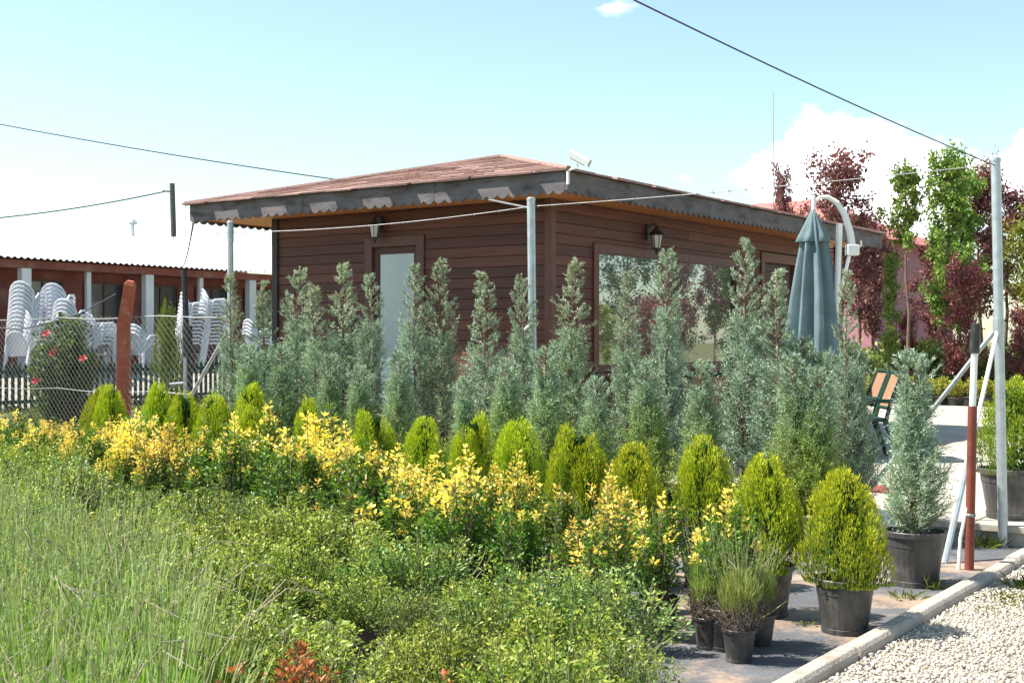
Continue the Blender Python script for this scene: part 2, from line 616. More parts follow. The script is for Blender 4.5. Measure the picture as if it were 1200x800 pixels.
obj('corner_post', MB().box(-0.055, 0.034, -0.034, 0.055, Z0, Z1).mesh('corner_post', 0.004), 'wood_trim', cab)
obj('corner_post', MB().box(-LW - .045, -LW + .045, -0.05, 0.05, Z0, Z1).mesh('end_post', 0.004), 'wood_dark', cab)
obj('corner_post', MB().box(-0.05, 0.036, RW, RW + .08, Z0, Z1).mesh('far_post', 0.004), 'wood_trim', cab)
obj('corner_post', MB().box(-0.1, 0.0, 8.0, 8.1, Z0, Z1 - .05).mesh('porch_post', 0.004), 'wood_trim', cab)

# glazed door in the short wall
dr = obj('door', MB().box(DX0, DX0 + .11, -.045, .03, Z0, DZ1).box(DX1 - .11, DX1, -.045, .03, Z0, DZ1).box(DX0 + .11, DX1 - .11, -.045, .03, DZ1 - .11, DZ1).mesh('door_surround', 0.004), 'wood_trim', cab)
gx0, gx1 = -2.265, -1.765
obj('leaf_frame', MB().box(DX0 + .113, gx0, -.012, .03, Z0, DZ1 - .113).box(gx1, DX1 - .113, -.012, .03, Z0, DZ1 - .113)
    .box(gx0, gx1, -.012, .03, 2.41, DZ1 - .113).box(gx0, gx1, -.012, .03, Z0, 0.75).mesh('leaf_frame', 0.003), 'wood_siding', dr)
obj('pane', MB().box(gx0, gx1, .005, .012, 0.75, 2.41).mesh('door_pane'), 'frosted_glass', dr)
obj('handle', MB().tube([(DX1 - .14, -.013, 1.15), (DX1 - .14, -.06, 1.15), (DX1 - .24, -.06, 1.15)], .011, 8).mesh('handle'), 'galvanised', dr)

# picture window in the long wall
win = obj('window', MB().box(-.03, .05, WY0, WY0 + .1, WZ0, WZ1).box(-.03, .05, WY1 - .1, WY1, WZ0, WZ1)
          .box(-.03, .05, WY0 + .1, WY1 - .1, WZ1 - .1, WZ1).box(-.03, .05, WY0 + .1, WY1 - .1, WZ0, WZ0 + .08).mesh('window_frame', 0.004), 'wood_trim', cab)
obj('pane', MB().box(-.006, .0, WY0 + .1, WY1 - .1, WZ0 + .08, WZ1 - .1).mesh('window_pane'), 'window_glass', win)
obj('sill', MB().box(.036, .10, WY0 - .03, WY1 + .03, WZ0 - .045, WZ0 - .004).mesh('sill', 0.004), 'wood_trim', win)

# doorway near the porch end, its leaf swung inside
dw = obj('doorway', MB().box(-.06, .05, OY0, OY0 + .11, Z0, OZ1).box(-.06, .05, OY1 - .11, OY1, Z0, OZ1).box(-.06, .05, OY0 + .11, OY1 - .11, OZ1 - .13, OZ1).mesh('doorway', 0.004), 'wood_trim', cab)
obj('door_leaf', MB().box(-.05, -.012, OY0 + .113, OY1 - .113, Z0 + .022, OZ1 - .133).mesh('door_leaf', 0.003), 'door_inside', dw)
for k in range(3):
    obj('panel', MB().box(-.011, .004, OY0 + .22, OY1 - .22, .35 + k * .72, .95 + k * .72).mesh('door_panel', 0.006), 'door_inside', dw)

# eaves and roof : eave rectangle x -4.75..0.56, y -0.56..8.31, top at 3.06
EX0, EX1, EY0, EY1, EZ = -4.75, 0.56, -0.56, 8.31, 3.06
FH, SCW, SCH = 0.175, 0.128, 0.038


def fascia(L, a, b):
    """scalloped board from distance a to b of an eave edge"""
    poly = [(a, 0), (b, 0)]
    bot = []
    n = max(1, round((b - a) / SCW))
    w = (b - a) / n
    for k in range(n):
        for t in (0, .15, .32, .5, .68, .85):
            bot.append((a + (k + t) * w, -FH - SCH * math.sin(math.pi * t)))
    bot.append((b, -FH))
    return MB().prism(poly + bot[::-1], -0.012, 0.012).mesh('fascia_board')


def fascia_side(p, ang, L, cuts):
    for a, b in zip(cuts[:-1], cuts[1:]):
        o = obj('fascia_board', fascia(L, a + .002, b - .002), 'fascia', cab, loc=(p[0], p[1], EZ), rz=ang)


fascia_side((EX0, EY0 + .014), 0, EX1 - EX0, [0.015, 1.85, 3.7, EX1 - EX0 - .03])
fascia_side((EX1 - .014, EY0), R(90), EY1 - EY0, [0.0, 3.0, 6.0, EY1 - EY0 - .03])
fascia_side((EX0 + .002, EY0), R(90), EY1 - EY0, [0.03, 3.0, 6.0, EY1 - EY0 - .03])
fascia_side((EX0, EY1 - .014), 0, EX1 - EX0, [0.03, 2.6, EX1 - EX0 - .03])
obj('soffit', MB().box(EX0 + .03, EX1 - .03, EY0 + .03, EY1 - .03, EZ - .168, EZ - .15).mesh('soffit'), 'soffit', cab)
rise = 0.66
hw_ = (EX1 - EX0) / 2
xm = (EX0 + EX1) / 2
ov = 0.035
rx0, rx1, ry0, ry1 = EX0 - ov, EX1 + ov, EY0 - ov, EY1 + ov
ra, rb = (xm, EY0 + hw_, EZ + rise), (xm, EY1 - hw_, EZ + rise)
rf = MB()
zz = EZ + .004
rf.v = [(rx0, ry0, zz), (rx1, ry0, zz), (rx1, ry1, zz), (rx0, ry1, zz), ra, rb]
rf.f = [(0, 1, 4), (1, 2, 5, 4), (2, 3, 5), (3, 0, 4, 5), (3, 2, 1, 0)]
roof = obj('roof', rf.mesh('roof'), 'wood_dark', cab)


def shingle_face(p0, p1, top, rows, tab, joined):
    """courses of shingle tabs laid up a roof face whose eave runs p0 -> p1 ; top: (t0, t1) ends of the ridge on that face"""
    p0, p1 = Vector(p0), Vector(p1)
    t0, t1 = Vector(top[0]), Vector(top[1])
    nrm = (p1 - p0).cross(t0 - p0).normalized()
    mb = MB()
    for r in range(rows):
        f0, f1 = r / rows, min(1.0, (r + 1.12) / rows)
        a0, b0 = p0.lerp(t0, f0), p1.lerp(t1, f0)
        a1, b1 = p0.lerp(t0, f1), p1.lerp(t1, f1)
        w = (b0 - a0).length
        n = max(1, int(w / tab))
        for k in range(n):
            u0 = k / n + (0.5 / n if r % 2 and n > 2 else 0)
            u1 = min(1.0, u0 + 1 / n)
            g_ = 0.006 / max(w, .1)
            q = [a0.lerp(b0, u0 + g_), a0.lerp(b0, u1 - g_), a1.lerp(b1, u1 - g_), a1.lerp(b1, u0 + g_)]
            if r == 0 and k % 2 == 0:
                dn = (p0 - t0).lerp(p1 - t1, .5).normalized() if t0 != t1 else ((p0 + p1) / 2 - t0).normalized()
                q[0], q[1] = q[0] + dn * random.uniform(.035, .055), q[1] + dn * random.uniform(.035, .055)
            lift = 0.016 + random.uniform(0, .012)
            top_ = [q[0] + nrm * lift, q[1] + nrm * lift, q[2] + nrm * 0.008, q[3] + nrm * 0.008]
            lo = [c + nrm * 0.001 for c in q]
            m2 = mb if joined else MB()
            b = len(m2.v)
            m2.v += [tuple(c) for c in lo + top_]
            m2.f += [tuple(b + i for i in ff) for ff in ((4, 5, 6, 7), (0, 1, 5, 4), (1, 2, 6, 5), (3, 0, 4, 7), (2, 3, 7, 6))]
            if not joined:
                obj('shingle', m2.mesh('shingle'), 'shingle', roof)
    if joined:
        o = obj('shingles', mb.mesh('shingles'), 'shingle', roof)
        o['kind'] = 'stuff'


P = rf.v
shingle_face(P[0], P[1], (P[4], P[4]), 13, 0.36, False)
shingle_face(P[1], P[2], (P[4], P[5]), 12, 0.4, True)
shingle_face(P[2], P[3], (P[5], P[5]), 12, 0.4, True)
shingle_face(P[3], P[0], (P[5], P[4]), 12, 0.4, True)
for (a, b) in ((P[0], P[4]), (P[1], P[4]), (P[4], P[5]), (P[1 + 1], P[5]), (P[3], P[5])):
    obj('ridge_cap', MB().tube([Vector(a) + Vector((0, 0, .012)), Vector(b) + Vector((0, 0, .012))], 0.03, 6).mesh('ridge_cap'), 'shingle', roof)


# wall lanterns
def lantern(label, loc, rz, s):
    t = thing('wall_lantern', label, 'lantern', loc, rz, 'lanterns on the cabin walls')
    obj('bracket', MB().box(-.03, .03, -.02, 0, .14, .30).tube([(0, -.01, .27), (0, -.05, .31), (0, -.10, .30), (0, -.11, .26)], .009, 6).mesh('bracket'), 'black_plastic', t, scale=s)
    obj('hood', MB().lathe([(.004, .285), (.018, .27), (.03, .245), (.075, .21), (.085, .195), (.06, .19)], 6, 0, -.11).mesh('hood'), 'black_plastic', t, scale=s)
    obj('glass', MB().lathe([(.002, .188), (.058, .186), (.036, .055), (.002, .054)], 6, 0, -.11).mesh('glass'), 'lamp_glass', t, scale=s)
    cage = MB()
    for k in range(6):
        a = 2 * math.pi * k / 6
        cage.tube([(.060 * math.cos(a), -.11 + .060 * math.sin(a), .19), (.038 * math.cos(a), -.11 + .038 * math.sin(a), .05)], .005, 4)
    o = obj('cage', cage.mesh('cage'), 'black_plastic', t, scale=s)
    obj('finial', MB().lathe([(.042, .055), (.036, .04), (.012, .02), (.016, .005), (.002, -.02)], 8, 0, -.11).mesh('finial'), 'black_plastic', t, scale=s)
    return t


def local_to_site(x, y, z):
    return site(x, y, z)


lantern('small black wall lantern above the glazed cabin door', site(-2.22, -0.03, 2.54), RS, 0.95)
lantern('black wall lantern above the large cabin window', site(0.03, 1.95, 2.44), RS + R(90), 1.08)

# security camera on the eave corner
cc = thing('security_camera', 'white security camera on an arm at the cabin eave corner', 'camera', site(EX1 + .02, EY0 - .01, 2.93), RS)
cc.scale = (.72, .72, .8)
obj('bracket', MB().box(-.01, .012, -.04, .0, .0, .17).tube([(0, -.02, .15), (.05, -.03, .17), (.16, -.04, .185)], .013, 8).mesh('cc_arm'), 'white_paint', cc)
obj('mount', MB().tube([(.16, -.04, .17), (.16, -.04, .23)], .014, 8).mesh('cc_mount'), 'white_paint', cc)
body = MB()
d = Vector((.80, .25, -.42)).normalized()
c_ = Vector((.17, -.03, .285))
body.tube([c_ - d * .11, c_ - d * .108, c_ + d * .10, c_ + d * .102], [.04, .046, .046, .042], 14)
cb = obj('housing', body.mesh('cc_body'), 'white_paint', cc)
hood = MB()
sd = d.cross(Vector((0, 0, 1))).normalized()
un = sd.cross(d).normalized()
hp = [(-.055, -.03), (-.056, .03), (-.035, .062), (.035, .062), (.056, .03), (.055, -.03)]
for t_ in (-.125, .16):
    for a, b in hp:
        hood.v.append(tuple(c_ + d * t_ + sd * a + un * b))
hood.f = [(i, i + 1, 7 + i, 6 + i) for i in range(5)]
ho = obj('sun_shield', hood.mesh('cc_hood'), 'white_paint', cc)
md = ho.modifiers.new('thick', 'SOLIDIFY')
md.thickness = 0.004
obj('lens', MB().tube([c_ + d * .103, c_ + d * .106], .033, 12).mesh('cc_lens'), 'black_plastic', cb)

# ------------------------------------------------------------------ fence posts, wires, braces
FY = -1.41


def steel_post(x, y, h, label, lean=(0, 0), r=0.038):
    t = thing('steel_fence_post', label, 'post', site(x, y, 0), 0, 'galvanised fence posts')
    obj('pipe', MB().tube([(0, 0, -.1), (lean[0], lean[1], h)], r, 14).mesh('post_pipe', smooth=False), 'galvanised', t)
    obj('cap', MB().lathe([(r * .98, 0), (r * 1.08, 0), (r * 1.08, .02), (r * .7, .03), (.001, .032)], 14, lean[0], lean[1]).mesh('post_cap'), 'galvanised', t, loc=(0, 0, h))
    return t


pR = steel_post(4.73, -1.36 - .02, 2.72, 'tall galvanised fence post at the gravel kerb end with pipe braces', (-.055, 0), .034)
pM = steel_post(0.756, FY, 2.69, 'galvanised fence post standing before the cabin corner', (-.03, 0), .036)
pL = steel_post(-3.1, FY, 2.69, 'galvanised fence post where the chain-link netting ends', (-.01, 0), .034)
base = site(4.73, -1.38)
b_from = Vector((-.035, 0, 1.56))
e1 = site(4.73 - 1.22, -1.40) - base
e2 = Vector((2.82, 8.35, 0)) - base
obj('brace', MB().tube([b_from, e1], .017, 8).mesh('brace'), 'galvanised', pR)
mid2 = b_from.lerp(e2, .55)
obj('brace', MB().tube([b_from, mid2 + (e2 - mid2) * .02], .015, 8).mesh('brace'), 'white_paint', pR)
obj('brace', MB().tube([mid2, e2], .022, 8).mesh('brace'), 'galvanised', pR)
obj('clamp', MB().tube([b_from + Vector((0.0, 0, -.05)), b_from + Vector((0, 0, .05))], .04, 12).mesh('clamp'), 'galvanised', pR)
# brace of the left post
eL = site(-3.1 - .72, FY) - site(-3.1, FY)
obj('brace', MB().tube([(0, 0, 1.62), eL + Vector((0, 0, .75)), ], .02, 8).mesh('brace'), 'galvanised', pL)
obj('hook', MB().tube([(-.02, -.02, 1.62), (-.08, -.06, 1.56), (-.11, -.06, 1.46), (-.10, -.05, 1.40)], .012, 6).mesh('hook'), 'white_paint', pM)

# red and white pole with a black sleeve, standing at the kerb
rp = thing('gate_pole', 'red and white gate pole with black grip beside the kerb', 'pole', (2.90, 8.12, 0), 0)
obj('red_tube', MB().tube([(0, 0, 0), (.022, 0, 1.04)], .029, 14).mesh('red_tube'), 'red_paint', rp)
obj('white_tube', MB().tube([(.022, 0, 1.035), (.036, 0, 1.42)], .021, 12).mesh('white_tube'), 'white_paint', rp)
obj('grip', MB().tube([(.034, 0, 1.375), (.0345, 0, 1.38), (.041, 0, 1.56), (.0415, 0, 1.565)], [.026, .031, .031, .022], 14).mesh('grip'), 'black_plastic', rp)
obj('side_rod', MB().tube([(-.06, .02, 0), (-.05, .015, .2), (-.022, 0, .36), (-.016, 0, .40)], .012, 8).mesh('side_rod'), 'white_paint', rp)
obj('strap', MB().lathe([(.031, .34), (.034, .345), (.034, .355), (.031, .36)], 12, .008, 0).mesh('strap'), 'wire', rp)

# red concrete post with bent head, leaning black stake
cp = thing('concrete_post', 'red painted concrete fence post with a bent head', 'post', site(-4.86, FY), RS)
obj('shaft', MB().tube([(0, 0, -.1), (.0, 0, 1.66), (.03, 0, 1.74), (.15, -.03, 2.09), (.16, -.03, 2.13)], [.11, .098, .096, .086, .05], 4).mesh('red_shaft'), 'red_concrete', cp)
bs = thing('leaning_stake', 'black stake leaning behind the chain-link with a grey pipe tied on', 'stake', site(-3.93, FY + .12), RS)
obj('stake', MB().tube([(.04, 0, 0), (.0, 0, 1.25), (-.05, 0, 2.24)], [.035, .035, .03], 8).mesh('stake'), 'black_plastic', bs)
obj('sleeve', MB().tube([(.035, -.02, 1.25), (.025, -.02, 1.62)], .055, 8).mesh('sleeve'), 'black_plastic', bs)
obj('pipe', MB().tube([(.06, -.07, .1), (.05, -.07, 1.28)], .02, 8).mesh('pipe'), 'galvanised', bs)
obj('crosspiece', MB().tube([(-.2, -.07, .98), (.06, -.07, 1.0)], .015, 6).mesh('crosspiece'), 'galvanised', bs)

# chain-link netting
cl_ = thing('chain_link_fence', 'sagging grey chain-link netting strung past the red concrete post', 'fence', site(0, FY), RS)
net = MB()
x0, x1, hN, wd = -9.6, -3.1, 1.74, .082
n_ = int((x1 - x0 + hN) / wd)
for k in range(n_):
    for sgn in (1, -1):
        a = x0 - hN + k * wd if sgn > 0 else x0 + k * wd
        lo, hi = 0.03, hN
        pa, pb = (a, lo), (a + sgn * (hi - lo), hi)
        pts = []
        for t in np.linspace(0, 1, 4):
            X_, Z_ = pa[0] + (pb[0] - pa[0]) * t, pa[1] + (pb[1] - pa[1]) * t
            pts.append((X_, Z_))
        q = [(X_, .004 * sgn + .03 * math.sin(X_ * 1.7 + Z_), Z_) for X_, Z_ in pts if x0 <= X_ <= x1]
        if len(q) >= 2:
            net.tube(q, .0022, 3, cap=False)
no = obj('netting', net.mesh('netting'), 'wire', cl_)
no['kind'] = 'stuff'
for zz_ in (hN, .9, .06):
    pts = [(x0 + (x1 - x0) * t, .03 * math.sin((x0 + (x1 - x0) * t) * 1.7 + zz_), zz_ - .03 * math.sin(math.pi * ((t * 3.7) % 1))) for t in np.linspace(0, 1, 30)]
    obj('line_wire', MB().tube(pts, .0034, 4).mesh('line_wire'), 'wire', cl_)
obj('tie_cable', MB().tube([(-7.25, -.02, 1.62), (-6.75, -.02, 1.60), (-6.3, -.02, 1.66), (-5.6, -.02, 1.78), (-4.95, -.03, 1.99)], .008, 5).mesh('tie_cable'), 'cable', cl_)


def sag(a, b, s, n=24):
    a, b = Vector(a), Vector(b)
    return [a.lerp(b, t) - Vector((0, 0, s * 4 * t * (1 - t))) for t in np.linspace(0, 1, n)]


def wire(name, label, cat, a, b, s, r, mat, group=None, on=0.0):
    pts = sag(a, b, s)
    if on:
        dirn = (pts[-1] - pts[-2]).normalized()
        pts += [pts[-1] + dirn * on * k / 6 + Vector((0, 0, .004 * on * (k / 6) ** 2)) for k in range(1, 7)]
    o = obj(name, MB().tube(pts, r, 5).mesh(name), mat)
    return tag(o, label, cat, group)


tR, tM, tL = site(4.73, -1.38, 2.70), site(.756, FY, 2.64), site(-3.1, FY, 2.60)
tR.x -= .055
tM.x -= .03


def barbed(name, label, a, b, s):
    pts = sag(a, b, s, 30)
    mb = MB().tube(pts, .0032, 4)
    t = tag(obj(name, mb.mesh(name), 'wire'), label, 'wire', 'barbed wire between the fence posts')
    bb = MB()
    L = (Vector(b) - Vector(a)).length
    for k in range(int(L / .14)):
        f = (k + .5) / int(L / .14) * (len(pts) - 1)
        p = pts[int(f)].lerp(pts[min(int(f) + 1, len(pts) - 1)], f - int(f))
        bb.tube([p + Vector((0, 0, -.013)), p + Vector((.006, .004, .013))], .003, 3, cap=False)
        bb.tube([p + Vector((-.012, 0, .006)), p + Vector((.012, .004, -.006))], .003, 3, cap=False)
    o = obj('barbs', bb.mesh('barbs'), 'wire', t)
    o['kind'] = 'stuff'


barbed('barbed_wire', 'barbed wire running from the kerb-end post to the cabin corner post', tR, tM, .02)
barbed('barbed_wire', 'barbed wire passing before the glazed cabin door', tM, tL, .05)
barbed('barbed_wire', 'barbed wire strung beyond the chain-link over the red concrete post', tL, site(-9.6, FY, 2.60), .06)
wire('overhead_cable', 'thick black overhead cable tied to the top of the kerb-end post', 'cable', tR + Vector((0, 0, -.01)), (0.0, 5.0, 3.02), .03, .0042, 'cable', 'overhead cables', 14)
wire('overhead_cable', 'black overhead cable ending at the shingle roof of the cabin', 'cable', (-1.87, 16.5, 3.48), (-12.0, 22, 5.86), .10, .0085, 'cable', 'overhead cables', 25)
wire('stay_rod', 'thin grey stay rod from the cabin eave to the fence post', 'rod', tM + Vector((-.02, .02, -.01)), site(-.42, -.5, 2.86), .0, .009, 'wire')
up = thing('utility_pole', 'weathered wooden utility pole rising behind the white roof', 'pole', (-11.9, 45, 0))
obj('shaft', MB().tube([(0, 0, 0), (.04, 0, 4), (-.05, 0, 7.0)], [.12, .1, .09], 10).mesh('pole_shaft'), 'pole_wood', up)
obj('insulator', MB().tube([(-.1, -.12, 6.7), (-.34, -.12, 6.72)], .03, 6).mesh('insulator'), 'black_plastic', up)
wire('overhead_cable', 'thin black cable sagging to the wooden utility pole', 'cable', (-12.2, 44.9, 6.7), (-22, 43, 5.35), .28, .022, 'cable', 'overhead cables', 25)
wire('overhead_cable', 'short black cable from utility pole toward the cabin eave', 'cable', (-11.8, 44.9, 5.2), site(EX0, EY0 + .1, 3.0), .9, .012, 'cable', 'overhead cables')

# ------------------------------------------------------------------ leaf tools
def nrm(a):
    return a / np.maximum(np.linalg.norm(a, axis=1, keepdims=True), 1e-9)


class Leaves:
    def __init__(s, seed):
        s.r = np.random.default_rng(seed)
        s.P, s.T, s.L, s.W, s.C = [], [], [], [], []

    def add(s, P, T, L, W, C):
        n = len(P)
        s.P.append(np.asarray(P, float))
        s.T.append(nrm(np.asarray(T, float)))
        s.L.append(np.broadcast_to(np.asarray(L, float), (n,)))
        s.W.append(np.broadcast_to(np.asarray(W, float), (n,)))
        s.C.append(np.broadcast_to(np.asarray(C, float), (n, 3)))

    def mesh(s, name, mat, fold=0.18, droop=0.12, jit=0.18):
        P, T, L, W, C = (np.concatenate(a) for a in (s.P, s.T, s.L, s.W, s.C))
        n = len(P)
        S_ = nrm(np.cross(T, s.r.normal(size=(n, 3))))
        N_ = np.cross(S_, T)
        L, W = L[:, None], W[:, None]
        mid = P + T * L * 0.45
        V = np.empty((n, 4, 3))
        V[:, 0] = P
        V[:, 1] = mid + S_ * W * .5 + N_ * W * fold
        V[:, 2] = P + T * L - np.array([0, 0, 1]) * L * droop
        V[:, 3] = mid - S_ * W * .5 + N_ * W * fold
        F = np.empty((n, 6), np.int32)
        F[:] = np.arange(n)[:, None] * 4 + np.array([0, 1, 2, 0, 2, 3])
        me = bpy.data.meshes.new(name)
        me.vertices.add(n * 4)
        me.vertices.foreach_set('co', V.reshape(-1))
        me.loops.add(n * 6)
        me.loops.foreach_set('vertex_index', F.reshape(-1))
        me.polygons.add(n * 2)
        me.polygons.foreach_set('loop_start', np.arange(0, n * 6, 3, dtype=np.int32))
        me.update(calc_edges=True)
        C = C * (1 + s.r.normal(0, jit, (n, 1))) * (1 + s.r.normal(0, jit * .25, (n, 3)))
        C = np.clip(C, 0.003, 0.95)
        col = np.ones((n, 4, 4), np.float32)
        col[:, :, :3] = C[:, None, :]
        at = me.color_attributes.new('Col', 'FLOAT_COLOR', 'POINT')
        at.data.foreach_set('color', col.reshape(-1))
        me.materials.append(MATS[mat])
        me.update()
        return me


def mixc(a, b, t):
    t = np.clip(np.asarray(t), 0, 1)[:, None]
    return np.asarray(a)[None] * (1 - t) + np.asarray(b)[None] * t


def unit_up(n, r, el_lo, el_hi):
    az = r.uniform(0, 2 * np.pi, n)
    el = np.radians(r.uniform(el_lo, el_hi, n))
    return np.stack([np.cos(el) * np.cos(az), np.cos(el) * np.sin(az), np.sin(el)], 1)


# --- golden thuja : flame-like vertical sprays in an egg outline
def thuja_meshes(seed, H=0.68, Rm=0.24, lobes=1, green=0.0):
    lv = Leaves(seed)
    r = lv.r
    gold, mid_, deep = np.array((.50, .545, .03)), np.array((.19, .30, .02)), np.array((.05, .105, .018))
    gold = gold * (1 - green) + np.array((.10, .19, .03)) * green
    mid_ = mid_ * (1 - green) + np.array((.06, .13, .025)) * green
    centres = [(0, 0, 1.0, 1.0)] if lobes == 1 else [(-.085, .02, .9, .74), (.085, -.02, 1.0, .74)]
    for (cx, cy, hs, rs) in centres:
        nf = 82 if lobes == 1 else 54
        for k in range(nf):
            az = r.uniform(0, 2 * np.pi)
            zt = r.uniform(.16, 1.0) ** .85 * H * hs            # tip height
            q = zt / (H * hs)
            out = Rm * rs * (math.sin(min(1, (1 - q) * 1.45 + .04) * math.pi / 2)) ** .62 * (0.80 + .2 * min(1, q * 3.2))
            out *= r.uniform(.80, 1.05)
            fl = r.uniform(.20, .36) * (H / .68)
            base_r = max(0.0, out - r.uniform(.02, .06))
            n = 165
            s_ = r.uniform(0, 1, n) ** .8
            rad = (.034 * np.sin(np.pi * np.clip(s_ * .93 + .05, 0, 1)) ** .7 + .004) * r.uniform(.85, 1.2)
            a2 = r.uniform(0, 2 * np.pi, n)
            rr = base_r + (out - base_r) * np.sin(s_ * np.pi * .75) * 1.1
            zz = zt - fl * (1 - s_)
            tan = np.array([-math.sin(az), math.cos(az), 0])
            rd = np.array([math.cos(az), math.sin(az), 0])
            off = np.cos(a2)[:, None] * tan * 1.15 + np.sin(a2)[:, None] * rd * .8
            Pp = np.array([cx, cy, 0]) + rd * rr[:, None] + np.array([0, 0, 1]) * zz[:, None] + off * rad[:, None]
            Pp[:, 2] = np.maximum(Pp[:, 2], .012)
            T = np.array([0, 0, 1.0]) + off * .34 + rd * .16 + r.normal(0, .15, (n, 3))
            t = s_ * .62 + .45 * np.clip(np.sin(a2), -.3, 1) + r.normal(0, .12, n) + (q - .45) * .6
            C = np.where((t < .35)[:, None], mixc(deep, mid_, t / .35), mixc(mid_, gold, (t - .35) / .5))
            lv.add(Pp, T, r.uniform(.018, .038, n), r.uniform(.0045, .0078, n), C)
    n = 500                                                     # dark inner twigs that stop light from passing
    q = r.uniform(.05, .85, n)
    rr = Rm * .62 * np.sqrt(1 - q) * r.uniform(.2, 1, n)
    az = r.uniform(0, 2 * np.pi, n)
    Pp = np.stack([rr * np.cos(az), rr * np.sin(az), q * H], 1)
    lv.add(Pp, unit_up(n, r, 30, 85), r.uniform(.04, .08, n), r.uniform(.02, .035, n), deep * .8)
    st = MB().tube([(0, 0, -.05), (.006, .0, H * .3), (0, 0, H * .7)], [.016, .013, .004], 6)
    return lv.mesh('thuja_foliage', 'needle', jit=.13, droop=0.0), st.mesh('thuja_stem')


# --- blue juniper : upswept feathery branches, spiky leader
def juniper_meshes(seed, H=2.1, Rm=0.27, green=0.3, sparse_top=0.3, dry=.5):
    lv = Leaves(seed)
    r = lv.r
    blue, bgreen, yel, tan_ = np.array((.42, .53, .44)), np.array((.15, .245, .14)), np.array((.28, .38, .07)), np.array((.42, .41, .28))
    st = MB()
    wob = r.normal(0, .012, (7, 2))
    wob[0] = 0
    zs = np.linspace(-.05, H * .985, 7)
    st.tube([(wob[i, 0], wob[i, 1], zs[i]) for i in range(7)], [.02, .018, .015, .012, .009, .006, .002], 6)
    wx, wy = (lambda z: np.interp(z, zs, wob[:, 0])), (lambda z: np.interp(z, zs, wob[:, 1]))
    nb = 215
    for k in range(nb):
        q = (k + r.uniform(0, 1)) / nb
        q = 0.02 + .97 * q ** 1.12
        top_ = q > 1 - sparse_top
        if top_ and r.uniform() < .34:
            continue
        az = k * 2.39996 + r.normal(0, .35)
        env = Rm * (min(1.0, q / .10 + .6)) * (1 - q) ** 1.0 + .018
        ln = env * r.uniform(.66, 1.12)
        if top_:
            ln = r.uniform(.7, 1.15) * (.03 + .175 * ((1 - q) / sparse_top) ** .85)
        el0, el1 = (R(r.uniform(5, 30)), R(r.uniform(42, 68))) if not top_ else (R(r.uniform(8, 28)), R(r.uniform(40, 60)))
        npnt = 6
        p = np.array([wx(q * H), wy(q * H), q * H])
        pts = [p.copy()]
        for j in range(npnt - 1):
            e = el0 + (el1 - el0) * j / (npnt - 2)
            if q < .75 and j > 1:
                e += r.normal(0, .12)
            p = p + np.array([math.cos(e) * math.cos(az), math.cos(e) * math.sin(az), math.sin(e)]) * ln * 1.15 / (npnt - 1)
            pts.append(p.copy())
        pts = np.array(pts)
        st.tube([tuple(x) for x in pts], [.0055, .004, .0035, .003, .0022, .0012], 3, cap=False)
        ns = 25 if not top_ else 17
        f = r.uniform(.12 if not top_ else .22, 1.0, ns) * (npnt - 1)
        i0 = np.minimum(f.astype(int), npnt - 2)
        base_ = pts[i0] + (pts[i0 + 1] - pts[i0]) * (f - i0)[:, None]
        bd = nrm(pts[i0 + 1] - pts[i0])
        sd = nrm(bd * 1.0 + r.normal(0, .62 if not top_ else .36, (ns, 3)) + np.array([0, 0, .25]))
        sl = r.uniform(.045, .095, ns) * (1.0 if not top_ else .42)
        m = 6
        tt = np.linspace(.0, 1, m)
        PP = (base_[:, None, :] + sd[:, None, :] * (sl[:, None] * tt[None, :])[:, :, None]).reshape(-1, 3)
        TT = np.repeat(sd, m, 0) + r.normal(0, .38, (ns * m, 3))
        kk = np.repeat(r.uniform(0, 1, ns), m)
        lowg = (1 - q) * green * 1.9
        c = mixc(bgreen, blue, kk * 1.1 + .12)
        gy = np.clip(lowg + np.repeat(r.normal(0, .22, ns), m) - .3, 0, 1)
        c = c * (1 - gy[:, None]) + yel * gy[:, None]
        if q > .55:
            tz = np.clip((q - .55) / .3, 0, 1) * dry
            c = c * (1 - tz) + tan_ * tz
        lv.add(PP, TT, r.uniform(.016, .031, ns * m), r.uniform(.005, .0085, ns * m), c)
    n = 60
    zz = H * r.uniform(.9, 1.0, n)
    lv.add(np.stack([wx(zz), wy(zz), zz], 1), unit_up(n, r, 45, 90), r.uniform(.02, .045, n), .008, tan_)
    return lv.mesh('juniper_foliage', 'needle', jit=.15, droop=0.02), st.mesh('juniper_stem')


